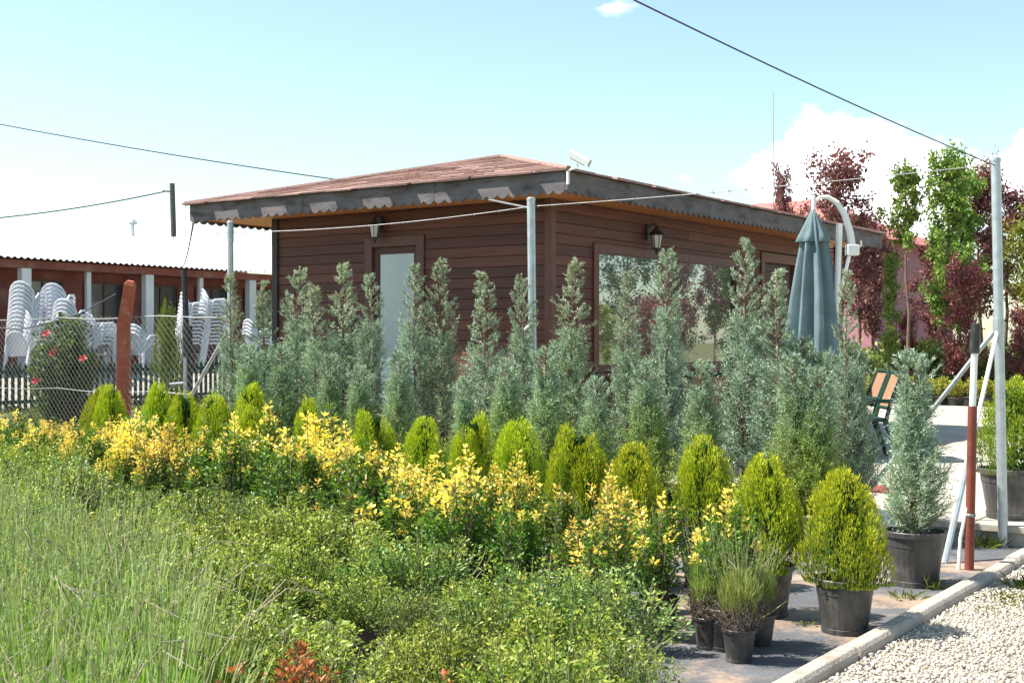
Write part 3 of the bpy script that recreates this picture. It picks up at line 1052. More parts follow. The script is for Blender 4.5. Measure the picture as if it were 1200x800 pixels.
# --- leafy shrub made of stems with leaves
def shrub_meshes(seed, H, Rm, stems, per, leafL, leafW, cols, top=None, top_share=0.5, top_len=0.4, spread=0.8, up=0.6, mat='gloss_leaf', droop=.12, bottom=.1, shape=1.0):
    lv = Leaves(seed)
    r = lv.r
    st = MB()
    for k in range(stems):
        az = r.uniform(0, 2 * np.pi)
        f = r.uniform(0, 1) ** .6
        rr = Rm * f
        h = H * (1 - .38 * f ** 2 * shape) * r.uniform(.76, 1.06)
        a0 = az + r.normal(0, .4)
        p0 = np.array([math.cos(a0) * rr * .22, math.sin(a0) * rr * .22, 0])
        p2 = np.array([math.cos(az) * rr, math.sin(az) * rr, h])
        p1 = (p0 + p2) / 2 + np.array([math.cos(az), math.sin(az), 0]) * rr * .22 * spread + r.normal(0, .02, 3)
        t = np.linspace(0, 1, 6)[:, None]
        pts = (1 - t) ** 2 * p0 + 2 * t * (1 - t) * p1 + t * t * p2
        st.tube([tuple(x) for x in pts], [.006, .005, .004, .0035, .0025, .001], 3, cap=False)
        n = int(per * r.uniform(.8, 1.2))
        s_ = np.sort(r.uniform(bottom, 1, n) ** .75)
        fi = s_ * 5
        i0 = np.minimum(fi.astype(int), 4)
        B = pts[i0] + (pts[i0 + 1] - pts[i0]) * (fi - i0)[:, None]
        bd = nrm(pts[i0 + 1] - pts[i0])
        off = r.normal(0, 1, (n, 3))
        off -= (off * bd).sum(1, keepdims=True) * bd
        off = nrm(off)
        side = r.uniform(0, .9, n) * (1 - s_) ** .4 * Rm * .34
        B = B + off * side[:, None]
        T = off * r.uniform(.5, 1.1, n)[:, None] + bd * up + np.array([0, 0, .12])
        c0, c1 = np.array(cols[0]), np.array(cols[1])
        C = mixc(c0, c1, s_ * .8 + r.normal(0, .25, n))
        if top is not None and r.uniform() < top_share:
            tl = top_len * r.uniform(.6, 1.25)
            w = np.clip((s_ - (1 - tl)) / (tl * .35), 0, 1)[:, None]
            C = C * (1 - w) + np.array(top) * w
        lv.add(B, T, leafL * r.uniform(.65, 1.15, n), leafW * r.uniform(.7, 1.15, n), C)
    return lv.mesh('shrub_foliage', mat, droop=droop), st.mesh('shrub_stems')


# --- lavender : grey-green needles and tall thin flower stalks
def lavender_meshes(seed, H=.5, Rm=.2, stalks=62, tufts=105, dense=1.0, floor=.03, hs=1.0, pale=0.0):
    lv = Leaves(seed)
    r = lv.r
    g0, g1, g2 = np.array((.13, .24, .035)), np.array((.25, .37, .07)), np.array((.33, .38, .18))
    g0, g1 = g0 * (1 - pale) + np.array((.28, .33, .10)) * pale, g1 * (1 - pale) + np.array((.40, .44, .16)) * pale
    n = int(tufts * 16 * dense)
    az, f = r.uniform(0, 2 * np.pi, n), r.uniform(0, 1, n) ** .6
    rr = Rm * f
    zb = r.uniform(floor, .66, n) * H * (1 - .35 * f ** 2)
    lean = np.stack([np.cos(az) * rr, np.sin(az) * rr, np.zeros(n)], 1)
    Pp = lean * (.5 + .5 * zb / H)[:, None]
    Pp[:, 2] = zb
    T = lean / Rm * .38 + np.array([0, 0, 1.0]) + r.normal(0, .2, (n, 3))
    lv.add(Pp, T, r.uniform(.035, .085, n), r.uniform(.0035, .006, n), mixc(g0, g1, zb / H * 1.3 + r.normal(0, .2, n)))
    st = MB()
    for k in range(stalks):
        a, f = r.uniform(0, 2 * np.pi), r.uniform(0, 1) ** .6
        R0, R1 = Rm * f * .5, Rm * f * 1.25
        h = H * hs * (1.02 - .22 * f ** 2) * r.uniform(.66, 1.15)
        if r.uniform() < .06:
            h *= .6
            R1 *= 1.9
        d1 = np.array([math.cos(a), math.sin(a), 0])
        q0, q1 = d1 * R0, d1 * R1 + np.array([0, 0, h])
        qm = (q0 + q1) / 2 + d1 * -.02 + r.normal(0, .008, 3)
        pts = [q0 + np.array([0, 0, .05]), qm, q1]
        # stalk as leaf strips with a bud spike on top
        seg = 7
        tt = np.linspace(.25, .97, seg)
        PP = np.stack([(1 - t) ** 2 * pts[0] + 2 * t * (1 - t) * pts[1] + t * t * pts[2] for t in tt])
        TT = np.gradient(PP, axis=0)
        ln = np.linalg.norm(TT, axis=1)
        lv.add(PP, TT, ln * 1.45, .0042, mixc(g1, g2, tt))
        m = 7
        sp = PP[-1] + np.outer(np.linspace(-.004, .035, m), nrm(TT[-1:])[0])
        lv.add(sp, nrm(np.repeat(TT[-1:], m, 0)) + r.normal(0, .28, (m, 3)), .013, .006, g2 * r.uniform(.8, 1.05))
    for k in range(26):
        a, f = r.uniform(0, 2 * np.pi), r.uniform(.1, 1)
        d1 = Vector((math.cos(a), math.sin(a), 0))
        st.tube([d1 * Rm * .12 * f, d1 * Rm * .45 * f + Vector((0, 0, H * .12)), d1 * Rm * .75 * f + Vector((0, 0, H * .3))], [.005, .0035, .002], 3, cap=False)
    for k in range(3):
        a = r.uniform(0, 6.28)
        d1 = Vector((math.cos(a), math.sin(a), 0))
        e1 = Vector((math.cos(a + .9), math.sin(a + .9), 0))
        st.tube([d1 * Rm * .4 + Vector((0, 0, H * .3)), d1 * Rm * .8 + Vector((0, 0, H * .75)), d1 * Rm * 1.3 + Vector((0, 0, H * r.uniform(.88, 1.0))), d1 * Rm * 1.5 + e1 * .09 + Vector((0, 0, H * .84))], [.0025, .002, .0018, .001], 4, cap=False)
    return lv.mesh('lavender_foliage', 'leaf', fold=.05, droop=0, jit=.16), st.mesh('lavender_stems')


# --- pot
def pot_mesh():
    mb = MB()
    mb.lathe([(.001, .004), (.11, .004), (.115, 0.0), (.118, .03), (.113, .032), (.142, .245), (.152, .248), (.154, .272), (.150, .276), (.144, .274), (.138, .20), (.001, .20)], 28)
    return mb.mesh('pot', smooth=False)


def soil_mesh():
    mb = MB()
    r_ = random.Random(5)
    n = 20
    mb.v = [(0, 0, .25)]
    for ring, rad in ((0, .07), (1, .139)):
        for k in range(n):
            a = 2 * math.pi * k / n
            mb.v.append((rad * math.cos(a), rad * math.sin(a), .236 + r_.uniform(-.008, .012) - ring * .008))
    for k in range(n):
        j = (k + 1) % n
        mb.f += [(0, 1 + k, 1 + j), (1 + k, 1 + n + k, 1 + n + j, 1 + j)]
    return mb.mesh('soil')


POT, SOIL = pot_mesh(), soil_mesh()
POT.materials.append(MATS['pot_plastic'])
SOIL.materials.append(MATS['soil'])
rp_ = random.Random(11)


def potted(name, label, cat, group, loc, fol, stem, scale=1.0, pot=1.0, pot_z=None, stem_mat='twig', sxy=1.0, pot_h=None):
    t = thing(name, label, cat, loc, rp_.uniform(0, 6.28), group)
    ph = pot if pot_h is None else pot_h
    po = obj('pot', POT, None, t, scale=(pot, pot, ph))
    obj('soil', SOIL, None, po)
    zb = .235 * ph
    obj('foliage', fol, None, t, (0, 0, zb), scale=(scale * sxy, scale * sxy, scale))
    if len(stem.materials) == 0:
        stem.materials.append(MATS[stem_mat])
    obj('stem', stem, None, t, (0, 0, zb), scale=(scale * sxy, scale * sxy, scale))
    return t


def at(px, D, z=0.0):
    return Vector(((px - 600) / 1500 * D, D, z))


# ------------------------------------------------------------------ golden thuja row
TH = [thuja_meshes(100 + i, lobes=1 if i not in (2, 4) else 2, Rm=(.235, .22, .2, .245, .2)[i]) for i in range(5)]
P0, P1 = Vector((1.65, 6.40, 0)), Vector((-4.45, 13.8, 0))
UD = (P1 - P0).normalized()
UN = Vector((UD.y * -1, UD.x, 0))      # toward the shrub beds
if UN.y > 0:
    UN = -UN
ROWL = (P1 - P0).length


def on_row(px):
    k = (px - 600) / 1500
    # P0.x + s*UD.x = k (P0.y + s*UD.y)
    s = (k * P0.y - P0.x) / (UD.x - k * UD.y)
    return P0 + UD * s


th_list = [(990, 543, 3), (897, 529, 0), (825, 503, 1), (742, 516, 0), (676, 492, 2), (608, 486, 3), (553, 480, 4), (497, 486, 0), (437, 475, 4), (362, 461, 2),
           (319, 469, 1), (295, 446, 0), (250, 458, 3), (215, 454, 1), (186, 446, 0), (150, 445, 1), (117, 449, 3)]
for i, (px, ty, v) in enumerate(th_list):
    p = on_row(px)
    if i == 2:
        p += Vector((.07, .45, 0))
    if i in (10, 15):
        p += UN * .18
    D = p.y
    ztop = EYE - (ty - 400) * D / 1500
    pot = 1.0 if i else 1.0
    fh = ztop - .235 * pot
    sc = fh / .70
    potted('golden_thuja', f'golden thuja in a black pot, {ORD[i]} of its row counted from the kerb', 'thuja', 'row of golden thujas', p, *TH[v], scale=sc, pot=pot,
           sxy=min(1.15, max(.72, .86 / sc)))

# ------------------------------------------------------------------ blue junipers along the fence
JU = [juniper_meshes(200 + i, Rm=(.36, .32, .37, .34, .36, .31)[i], green=(.05, .3, .0, .45, .15, .1)[i], sparse_top=(.32, .38, .27, .34, .42, .30)[i], dry=(.3, .5, .25, .6, .4, .3)[i]) for i in range(6)]
ju_list = [(276, 322), (310, 330), (347, 313), (374, 335), (405, 310), (437, 322), (488, 312), (519, 306), (571, 319), (613, 322), (666, 306), (731, 320), (779, 295), (867, 283), (914, 317), (994, 318)]
rj = random.Random(21)
for i, (px, ty) in enumerate(reversed(ju_list)):
    k = (px - 600) / 1500
    yo = -1.85 + rj.uniform(-.16, .10)
    # site line y = yo crossing the pixel column
    bx, by = C0.x + YY.x * yo, C0.y + YY.y * yo
    xs_ = (k * by - bx) / (XX.x - k * XX.y)
    p = site(xs_, yo)
    ztop = EYE + (400 - ty) * p.y / 1500
    pot = 1.15
    sc = (ztop - .235 * pot) / 2.1
    tj = potted('blue_juniper', f'tall blue juniper, {ORD[i]} of the fence row counted from the patio chairs', 'juniper', 'tall junipers before the cabin', p, *JU[(4, 1, 0, 2, 1, 3, 5)[i % 7] if i > 1 else 4], scale=sc, pot=pot, sxy=(.72 if i == 0 else 1.0) + rj.uniform(-.12, .14))
    tj.rotation_euler.x, tj.rotation_euler.y = R(rj.uniform(-1.8, 1.8)), R(rj.uniform(-1.8, 1.8))
JS = juniper_meshes(250, H=1.3, Rm=.27, green=.3, sparse_top=.2, dry=.1)
lo_list = [(1072, 8.35, 1.49, 'bushy blue juniper in a black pot standing alone by the kerb-end braces')]
potted('blue_juniper', lo_list[0][3], 'juniper', 'tall junipers before the cabin', at(1072, 7.62), *JS, scale=.84, pot=1.2, sxy=1.02)
# shorter green junipers tucked between the two rows
JG = [juniper_meshes(240 + i, H=1.35, Rm=.33, green=1.0 - .12 * i, sparse_top=.2, dry=.1) for i in range(3)]
for i, px in enumerate([958, 930, 822, 756, 698, 640, 592, 545, 468, 420, 386, 330, 293]):
    k = (px - 600) / 1500
    yo = -2.35 + rj.uniform(-.1, .1)
    bx, by = C0.x + YY.x * yo, C0.y + YY.y * yo
    p = site((k * by - bx) / (XX.x - k * XX.y), yo)
    potted('green_juniper', f'shorter green juniper behind the thujas, {ORD[i]} counted from the patio chairs', 'juniper', 'shorter junipers behind the thujas', p, *JG[i % 3], scale=rj.uniform(.66, .88), pot=.95)

for i, (px, ty) in enumerate(((938, 398), (966, 415), (1000, 408))):
    p = at(px, 9.35 + i * .1 - (px - 940) * .006)
    potted('blue_juniper', f'middling blue juniper below the parasol, {ORD[2 - i]} counted from the patio chairs', 'juniper', 'middling junipers below the parasol', p, *JS,
           scale=(EYE + (400 - ty) * p.y / 1500 - .25) / 1.3, pot=1.05, sxy=.95)

# ------------------------------------------------------------------ shrub beds
GREEN = [shrub_meshes(300 + i, H=.38, Rm=.28, stems=70, per=50, leafL=.0225, leafW=.0095, cols=(((.07, .125, .025), (.26, .36, .055)), ((.06, .12, .03), (.20, .31, .065)), ((.08, .125, .03), (.30, .37, .065)), ((.065, .115, .035), (.21, .29, .085)), ((.07, .125, .025), (.25, .36, .05)))[i],
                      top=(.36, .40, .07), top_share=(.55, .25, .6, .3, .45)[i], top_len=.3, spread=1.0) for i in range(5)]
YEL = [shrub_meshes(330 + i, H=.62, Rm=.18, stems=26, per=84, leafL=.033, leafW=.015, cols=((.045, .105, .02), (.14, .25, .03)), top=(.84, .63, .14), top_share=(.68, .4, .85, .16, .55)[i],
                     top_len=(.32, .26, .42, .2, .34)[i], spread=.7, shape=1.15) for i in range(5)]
LAV = [lavender_meshes(360 + i) for i in range(4)]
LAF = [lavender_meshes(370 + i, H=.40, Rm=.15, stalks=48, tufts=110, floor=.3, hs=1.05, pale=.75) for i in range(3)]
PHO = [shrub_meshes(390 + i, H=.40, Rm=.20, stems=24, per=36, leafL=.036, leafW=.015, cols=((.08, .13, .04), (.26, .28, .08)), top=((.46, .17, .06), (.46, .06, .04))[i], top_share=.55, top_len=.33, spread=.8) for i in range(2)]


def bed(along, off):
    return P0 + UD * along + UN * off


rb_ = random.Random(31)


def seen(p, h, margin=60):
    if p.y < 1.6:
        return False
    px = 600 + p.x / p.y * 1500
    rad = .3 / p.y * 1500
    ytop = 400 + (EYE - h) / p.y * 1500
    return -rad - margin < px < 1200 + rad and ytop < 800 + margin * .4


def lav_zone(p):
    """inside the lavender patch"""
    pts = [(2.2, -.72), (3.75, -.84), (4.6, -1.22), (5.6, -1.75), (7.0, -2.8), (8.0, -3.9)]
    lim = np.interp(p.y, [a for a, b in pts], [b for a, b in pts])
    return p.y < 7.3 and p.x < lim


# yellow-tipped privets: two rows in front of the thujas
for row, off in enumerate((.78, 1.2)):
    a = (.18 if row == 0 else .4) + .0
    while a < 9.6:
        p = bed(a + rb_.uniform(-.06, .06), off + rb_.uniform(-.07, .07))
        u = a / ROWL
        h = (.79 + .09 * math.sin(math.pi * min(1, u / .7))) * rb_.uniform(.80, 1.18) - (.08 if row else 0)
        if seen(p, h):
            potted('yellow_tipped_shrub', f'upright green shrub with golden yellow shoot tips in the {("thuja-side row", "row next to the small-leaved shrubs")[row]}', 'shrub', 'yellow-tipped shrubs before the thujas',
                   p, *YEL[rb_.randrange(5) if a > 2.4 and rb_.random() < .85 else (1, 3, 3, 1, 0)[rb_.randrange(5)]], scale=(h - .17) / .62, pot=.74, sxy=rb_.uniform(.95, 1.25))
        a += .37 + rb_.uniform(-.04, .06)

# thin lavender row between thujas and privets, kerb end
a = .55
while a < 3.6:
    p = bed(a, .40 + rb_.uniform(-.05, .05))
    potted('lavender', f'thin lavender behind the yellow-tipped shrubs, {ORD[int(round((a - .55) / .36))]} counted from the kerb', 'lavender', 'lavender behind the yellow-tipped shrubs', p, *LAV[rb_.randrange(4)], scale=.78, pot=.6, stem_mat='dry_stem', sxy=.72)
    a += .36

# low green shrubs
off = 1.84
row = 0
while off < 7.2:
    a = -2.6 + (row % 2) * .19
    while a < 9.8:
        p = bed(a + rb_.uniform(-.06, .06), off + rb_.uniform(-.06, .06))
        h = (.44 + .10 * min(1, max(0, a) / 6)) * rb_.uniform(.76, 1.28)
        if seen(p, h) and p.x < (.36 if p.y < 4.3 else .52 if p.y < 5.2 else .44) and not lav_zone(p) and p.y > 2.9 and not (p.y < 4.05 and p.x < -.25 and p.x > -1.05) and not (p.y < 3.95 and -.35 < p.x < -.1):
            potted('small_leaved_shrub', f'low light green small-leaved shrub in the {ORD[row]} row counted from the yellow-tipped shrubs', 'shrub', 'small-leaved green shrubs in the packed bed',
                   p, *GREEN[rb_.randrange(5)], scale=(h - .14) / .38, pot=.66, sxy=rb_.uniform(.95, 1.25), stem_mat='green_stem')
        a += .42 + rb_.uniform(-.04, .04)
    off += .43
    row += 1

# lavender patch
y = 2.35
row = 0
while y < 7.4:
    x = -3.6 + (row % 2) * .13
    while x < -.5:
        p = Vector((x + rb_.uniform(-.05, .05), y + rb_.uniform(-.05, .05), 0))
        h = .70
        if seen(p, h, 20) and lav_zone(p):
            potted('lavender', 'bushy grey-green lavender packed in the dense lavender patch', 'lavender', 'lavender patch', p, *LAV[rb_.randrange(4)], scale=rb_.uniform(1.0, 1.22), pot=.62, stem_mat='dry_stem', sxy=rb_.uniform(.9, 1.1))
        x += .29
    y += .29
    row += 1

# three lavenders standing free by the kerb, dry at the base
for px, D, s, lb in ((866, 5.80, .98, 'lavender in a small black pot with dry brown base, foremost of the kerb-side three'),
                     (831, 6.05, .95, 'lavender in a small pot with dry base touching the last yellow-tipped shrub'),
                     (890, 6.12, .85, 'lavender in a small pot with dry base on the thuja side of its trio')):
    t = potted('lavender', lb, 'lavender', 'free-standing lavenders by the kerb', at(px, D), *LAF[rb_.randrange(3)], scale=s, pot=.52, stem_mat='dry_stem', sxy=.85, pot_h=.56)
    dl = Leaves(rb_.randrange(9999))
    n = 900
    az, f = dl.r.uniform(0, 6.28, n), dl.r.uniform(0, 1, n) ** .5
    zz_ = dl.r.uniform(.0, .15, n)
    rr = (.05 + .06 * np.sin(np.pi * np.clip(zz_ / .17, 0, 1))) * f + .02
    dl.add(np.stack([rr * np.cos(az), rr * np.sin(az), zz_], 1), unit_up(n, dl.r, 20, 80), dl.r.uniform(.02, .045, n), .004, (.15, .115, .10))
    obj('dry_leaves', dl.mesh('dry_leaves', 'leaf'), None, t, (0, 0, .13))

for px, D, v, s, lb in ((333, 3.92, 0, 1.0, 'photinia with orange-red young leaves beside the lavender patch'), (505, 3.72, 1, .85, 'low photinia with bright red tips under the green shrubs'),
                        (432, 3.62, 0, .75, 'small photinia with orange tips between the two redder ones'), (45, 5.3, 1, 1.05, 'photinia with red tips half sunk in the lavender')):
    potted('photinia', lb, 'shrub', 'red-tipped photinias', at(px, D), *PHO[v], scale=s, pot=.66)

# plants beyond the chain-link
rose_f, rose_s = shrub_meshes(420, H=1.72, Rm=.46, stems=60, per=95, leafL=.075, leafW=.045, cols=((.045, .085, .03), (.12, .17, .06)), spread=.9, shape=.7)
p = at(76, 17.2)
rs = thing('rose_bush', 'dark green rose bush with red blooms behind the chain-link', 'rose bush', p, 0)
obj('foliage', rose_f, None, rs, (0, 0, .12))
rose_s.materials.append(MATS['twig'])
obj('stem', rose_s, None, rs)
surf('petal', (0.5, 0.04, 0.05), var=0.2, rough=0.5)
for dx, dz in ((-.24, .93), (-.02, 1.3), (.38, 1.22), (-.1, 1.55)):
    fl = MB()
    rr_ = random.Random(int(dz * 100))
    for ring, (nn, rad, hh) in enumerate(((5, .075, .02), (5, .05, .045), (3, .025, .055))):
        for q in range(nn):
            a = 2 * math.pi * q / nn + ring * .5
            b = len(fl.v)
            c, s = math.cos(a), math.sin(a)
            w = rad * .75
            fl.v += [(0, 0, 0), (c * rad * .6 - s * w * .5, s * rad * .6 + c * w * .5, hh * .6), (c * rad, s * rad, hh), (c * rad * .6 + s * w * .5, s * rad * .6 - c * w * .5, hh * .6)]
            fl.f.append((b, b + 1, b + 2, b + 3))
    obj('bloom', fl.mesh('bloom'), 'petal', rs, (dx, -.40, dz), rot=(R(55), 0, 0), scale=.85)
cf, cs = thuja_meshes(430, H=1.75, Rm=.30, green=.75)
cs.materials.append(MATS['twig'])
ct = thing('cone_conifer', 'narrow dark green conifer behind the leaning black stake', 'conifer', at(197, 16.6), 0)
obj('foliage', cf, None, ct, (0, 0, .22), scale=(.8, .8, 1.02))
obj('stem', cs, None, ct, (0, 0, .22))

# ------------------------------------------------------------------ gravel and weeds
def pebbles(n, seed, name, label):
    r = np.random.default_rng(seed)
    ico = np.array([(0, 0, 1), (.894, 0, .447), (.276, .851, .447), (-.724, .526, .447), (-.724, -.526, .447), (.276, -.851, .447),
                    (.724, .526, -.447), (-.276, .851, -.447), (-.894, 0, -.447), (-.276, -.851, -.447), (.724, -.526, -.447), (0, 0, -1)])
    fc = np.array([(0, 1, 2), (0, 2, 3), (0, 3, 4), (0, 4, 5), (0, 5, 1), (1, 6, 2), (2, 7, 3), (3, 8, 4), (4, 9, 5), (5, 10, 1),
                   (2, 6, 7), (3, 7, 8), (4, 8, 9), (5, 9, 10), (1, 10, 6)])
    X = r.uniform(5.055, 7.0, n)
    Y = r.uniform(-9.5, -1.4, n)
    sz = r.uniform(.0036, .0098, n)
    V = ico[None] * (1 + r.normal(0, .16, (n, 12, 1)))
    V = V * (sz[:, None] * r.uniform(.7, 1.35, (n, 3)))[:, None, :]
    a = r.uniform(0, 6.28, n)
    c, s = np.cos(a)[:, None], np.sin(a)[:, None]
    V = np.stack([V[:, :, 0] * c - V[:, :, 1] * s, V[:, :, 0] * s + V[:, :, 1] * c, V[:, :, 2] * .75], 2)
    wx = C0.x + XX.x * X + YY.x * Y
    wy = C0.y + XX.y * X + YY.y * Y
    V[:, :, 0] += wx[:, None]
    V[:, :, 1] += wy[:, None]
    V[:, :, 2] += (.008 + sz * .45 + r.uniform(0, .010, n))[:, None]
    F = (np.arange(n)[:, None, None] * 12 + fc[None]).reshape(-1)
    me = bpy.data.meshes.new(name)
    me.vertices.add(n * 12)
    me.vertices.foreach_set('co', V.reshape(-1))
    me.loops.add(len(F))
    me.loops.foreach_set('vertex_index', F.astype(np.int32))
    me.polygons.add(len(F) // 3)
    me.polygons.foreach_set('loop_start', np.arange(0, len(F), 3, dtype=np.int32))
    me.update(calc_edges=True)
    k = r.uniform(0, 1, (n, 1))
    C = np.where(k < .7, np.array([[.47, .425, .365]]), np.where(k < .9, np.array([[.41, .35, .27]]), np.array([[.24, .22, .20]]))) * r.uniform(.75, 1.12, (n, 1))
    col = np.ones((n, 12, 4), np.float32)
    col[:, :, :3] = C[:, None, :]
    me.color_attributes.new('Col', 'FLOAT_COLOR', 'POINT').data.foreach_set('color', col.reshape(-1))
    me.materials.append(MATS['pebble'])
    tag(obj(name, me), label, 'gravel', kind='stuff')


pebbles(54000, 5, 'gravel', 'loose white and cream gravel beside the concrete kerb')


def weeds(name, label, spots, seed, c0=(.10, .15, .03), c1=(.24, .26, .06)):
    lv = Leaves(seed)
    r = lv.r
    for (x, y, z, rad, h, n) in spots:
        f, az = r.uniform(0, 1, n) ** .5, r.uniform(0, 6.28, n)
        Pp = np.stack([x + rad * f * np.cos(az), y + rad * f * np.sin(az), np.full(n, z)], 1)
        lv.add(Pp, unit_up(n, r, 25, 85), h * r.uniform(.3, 1, n), r.uniform(.004, .009, n), mixc(c0, c1, r.uniform(0, 1, n)))
    tag(obj(name, lv.mesh(name, 'leaf', droop=.25)), label, 'weeds', kind='stuff')


def gp(px, py, z=0.0):
    D = (EYE - z) * 1500 / (py - 400)
    p = at(px, D)
    return (p.x, p.y, z)


weeds('weeds', 'sparse grass and weeds sprouting from the gravel and along the kerb',
      [(*gp(1190, 706), .16, .10, 150), (*gp(1175, 720), .14, .07, 90), (*gp(1195, 690), .1, .16, 60), (*gp(1090, 690), .07, .16, 60), (*gp(1060, 702), .08, .12, 40), (*gp(945, 733), .05, .07, 24),
       (*gp(1155, 640), .13, .16, 140), (*gp(1125, 752), .2, .03, 60), (*gp(1160, 775), .2, .03, 60), (*gp(1070, 772), .12, .03, 30), (*gp(1160, 672), .06, .06, 30), (*gp(1010, 770), .1, .03, 20), (*gp(880, 738), .05, .06, 24)], 61)
gl = []
rg = random.Random(8)
for k in range(420):
    q = site(rg.uniform(-12, -8.3), rg.uniform(-6, 9))
    zx = np.interp((q - C0).dot(XX), [-12, -11.3, -9.6, -8.6], [.3, .3, .14, 0])
    gl.append((q.x, q.y, float(zx), .22, .3, 26))
weeds('grass', 'rough grass on the bank below the green picket fence', gl, 62, (.09, .13, .035), (.21, .23, .08))

# ------------------------------------------------------------------ green picket fence and long red building
pf = thing('picket_fence', 'dark green picket fence before the white chair stacks', 'fence', site(-11.75, 0, .3), RS)
pk = MB().prism([(-.03, 0), (.03, 0), (.03, .74), (0, .80), (-.03, .74)], -.01, .01).mesh('picket')
for k in range(118):
    obj('picket', pk, 'dark_green', pf, (0, -2 + k * .118, 0), rz=R(90))
for zr in (.12, .62):
    obj('rail', MB().box(-.035, -.012, -2.1, 12, zr, zr + .06).mesh('rail'), 'dark_green', pf)

rbx = thing('long_building', 'long low red building with white columns and white corrugated roof', 'building', site(-16.4, 0, 0), RS)
BY0, BY1 = -6, 17
obj('wall', MB().box(-7.5, 0, BY0, BY1, 0, 3.05).mesh('long_wall'), 'barn_red', rbx)
obj('beam', MB().box(.002, .62, BY0, BY1, 2.93, 3.09).mesh('beam'), 'barn_red', rbx)
for k in range(13):
    yc = 4.78 + (k - 6) * 1.545
    w = .11 if k % 2 == 0 else .055
    obj('column', MB().box(.46, .62 if k % 2 == 0 else .55, yc - w, yc + w, TZ, 2.928).mesh('column', .006), 'pale_column', rbx)
    wy = yc + .78
    wd_ = .52
    fr = obj('window', MB().box(.003, .05, wy - wd_, wy - wd_ + .05, 1.75, 2.75).box(.003, .05, wy + wd_ - .05, wy + wd_, 1.75, 2.75)
             .box(.003, .05, wy - wd_ + .05, wy + wd_ - .05, 2.70, 2.75).box(.003, .05, wy - wd_ + .05, wy + wd_ - .05, 1.75, 1.80).box(.003, .045, wy - .02, wy + .02, 1.80, 2.70).mesh('far_window'), 'wood_trim', rbx)
    obj('pane', MB().box(.004, .02, wy - wd_ + .05, wy + wd_ - .05, 1.8, 2.7).mesh('far_pane'), 'far_glass', fr)
# corrugated roof: waves across the slope
cr = MB()
wv, nseg = .15, 6
ny = int((BY1 - BY0 + .6) / wv * nseg)
for i in range(ny + 1):
    yv = BY0 - .3 + i * wv / nseg
    dz = .022 * math.cos(2 * math.pi * i / nseg)
    for xx_, zz_ in ((.86, 3.10), (-3.8, 4.22), (-8.2, 3.10)):
        cr.v.append((xx_, yv, zz_ + dz + .025))
for i in range(ny):
    for j in range(2):
        a = i * 3 + j
        cr.f.append((a, a + 1, a + 4, a + 3))
ro = obj('roof', cr.mesh('corrugated_roof', smooth=True), 'roof_white', rbx)
vent = obj('vent_pipe', MB().tube([(-3.4, 10.6, 4.0), (-3.4, 10.6, 4.5)], .05, 8).lathe([(.12, 4.46), (.12, 4.52), (.02, 4.6)], 8, -3.4, 10.6).mesh('vent'), 'galvanised', ro)


# white stacking chairs
def chair_meshes():
    m = {}
    seat = MB()
    # seat shell, bent grid
    nx, ny_ = 5, 5
    for j in range(ny_ + 1):
        for i in range(nx + 1):
            u, v = i / nx - .5, j / ny_
            seat.v.append((u * (.46 - .04 * v), v * .44 - .22, .42 - .02 * math.cos(u * math.pi) * (1 - v * .4) - .02 * v))
    for j in range(ny_):
        for i in range(nx):
            a = j * (nx + 1) + i
            seat.f.append((a, a + 1, a + nx + 2, a + nx + 1))
    m['seat'] = seat.mesh('chair_seat')
    back = MB()
    n = 8
    outline = []
    for k in range(n + 1):
        t = k / n
        a = math.pi * t
        outline.append((-.25 * math.cos(a), .52 + .34 * math.sin(a) ** .75))
    # curved shell: bottom edge at the seat, arched top edge
    nb_ = 10
    for k in range(nb_ + 1):
        u = (k / nb_ - .5) * 2
        zt_ = .50 + .36 * max(0.0, 1 - abs(u) ** 2.6) ** .5
        for j in range(5):
            v = j / 4
            back.v.append((u * .245, .21 - .05 * u * u + (.10 - .07 * u * u) * v, .40 + (zt_ - .40) * v))
    for k in range(nb_):
        for j in range(4):
            q = k * 5 + j
            back.f.append((q, q + 5, q + 6, q + 1))
    back.tube([(-.25, .17, .50)] + [(x_, .17 + .13 * math.sin(math.pi * k / n), z_) for k, (x_, z_) in enumerate(outline)][1:-1] + [(.25, .17, .50)], .022, 6)
    m['backrest'] = back.mesh('chair_back')
    for s in (-1, 1):
        arm = MB().tube([(s * .25, .17, .52), (s * .275, .08, .635), (s * .275, -.12, .645), (s * .27, -.2, .60), (s * .255, -.22, .42)], [.02, .026, .028, .024, .02], 6)
        m['arm', s] = arm.mesh('chair_arm')
        for q, (y0_, y1_) in enumerate(((-.21, -.25), (.2, .27))):
            m['leg', s, q] = MB().tube([(s * .225, y0_, .43), (s * .262, y1_, 0)], [.030, .022], 6).mesh('chair_leg')
    for me in m.values():
        me.materials.append(MATS['monobloc'])
    return m


CH = chair_meshes()


def stack_chair(loc, rz, label, group):
    t = thing('plastic_chair', label, 'chair', loc, rz, group)
    obj('seat', CH['seat'], None, t)
    obj('backrest', CH['backrest'], None, t)
    for s in (-1, 1):
        obj('armrest', CH['arm', s], None, t)
        for q in range(2):
            obj('leg', CH['leg', s, q], None, t)


rc = random.Random(4)
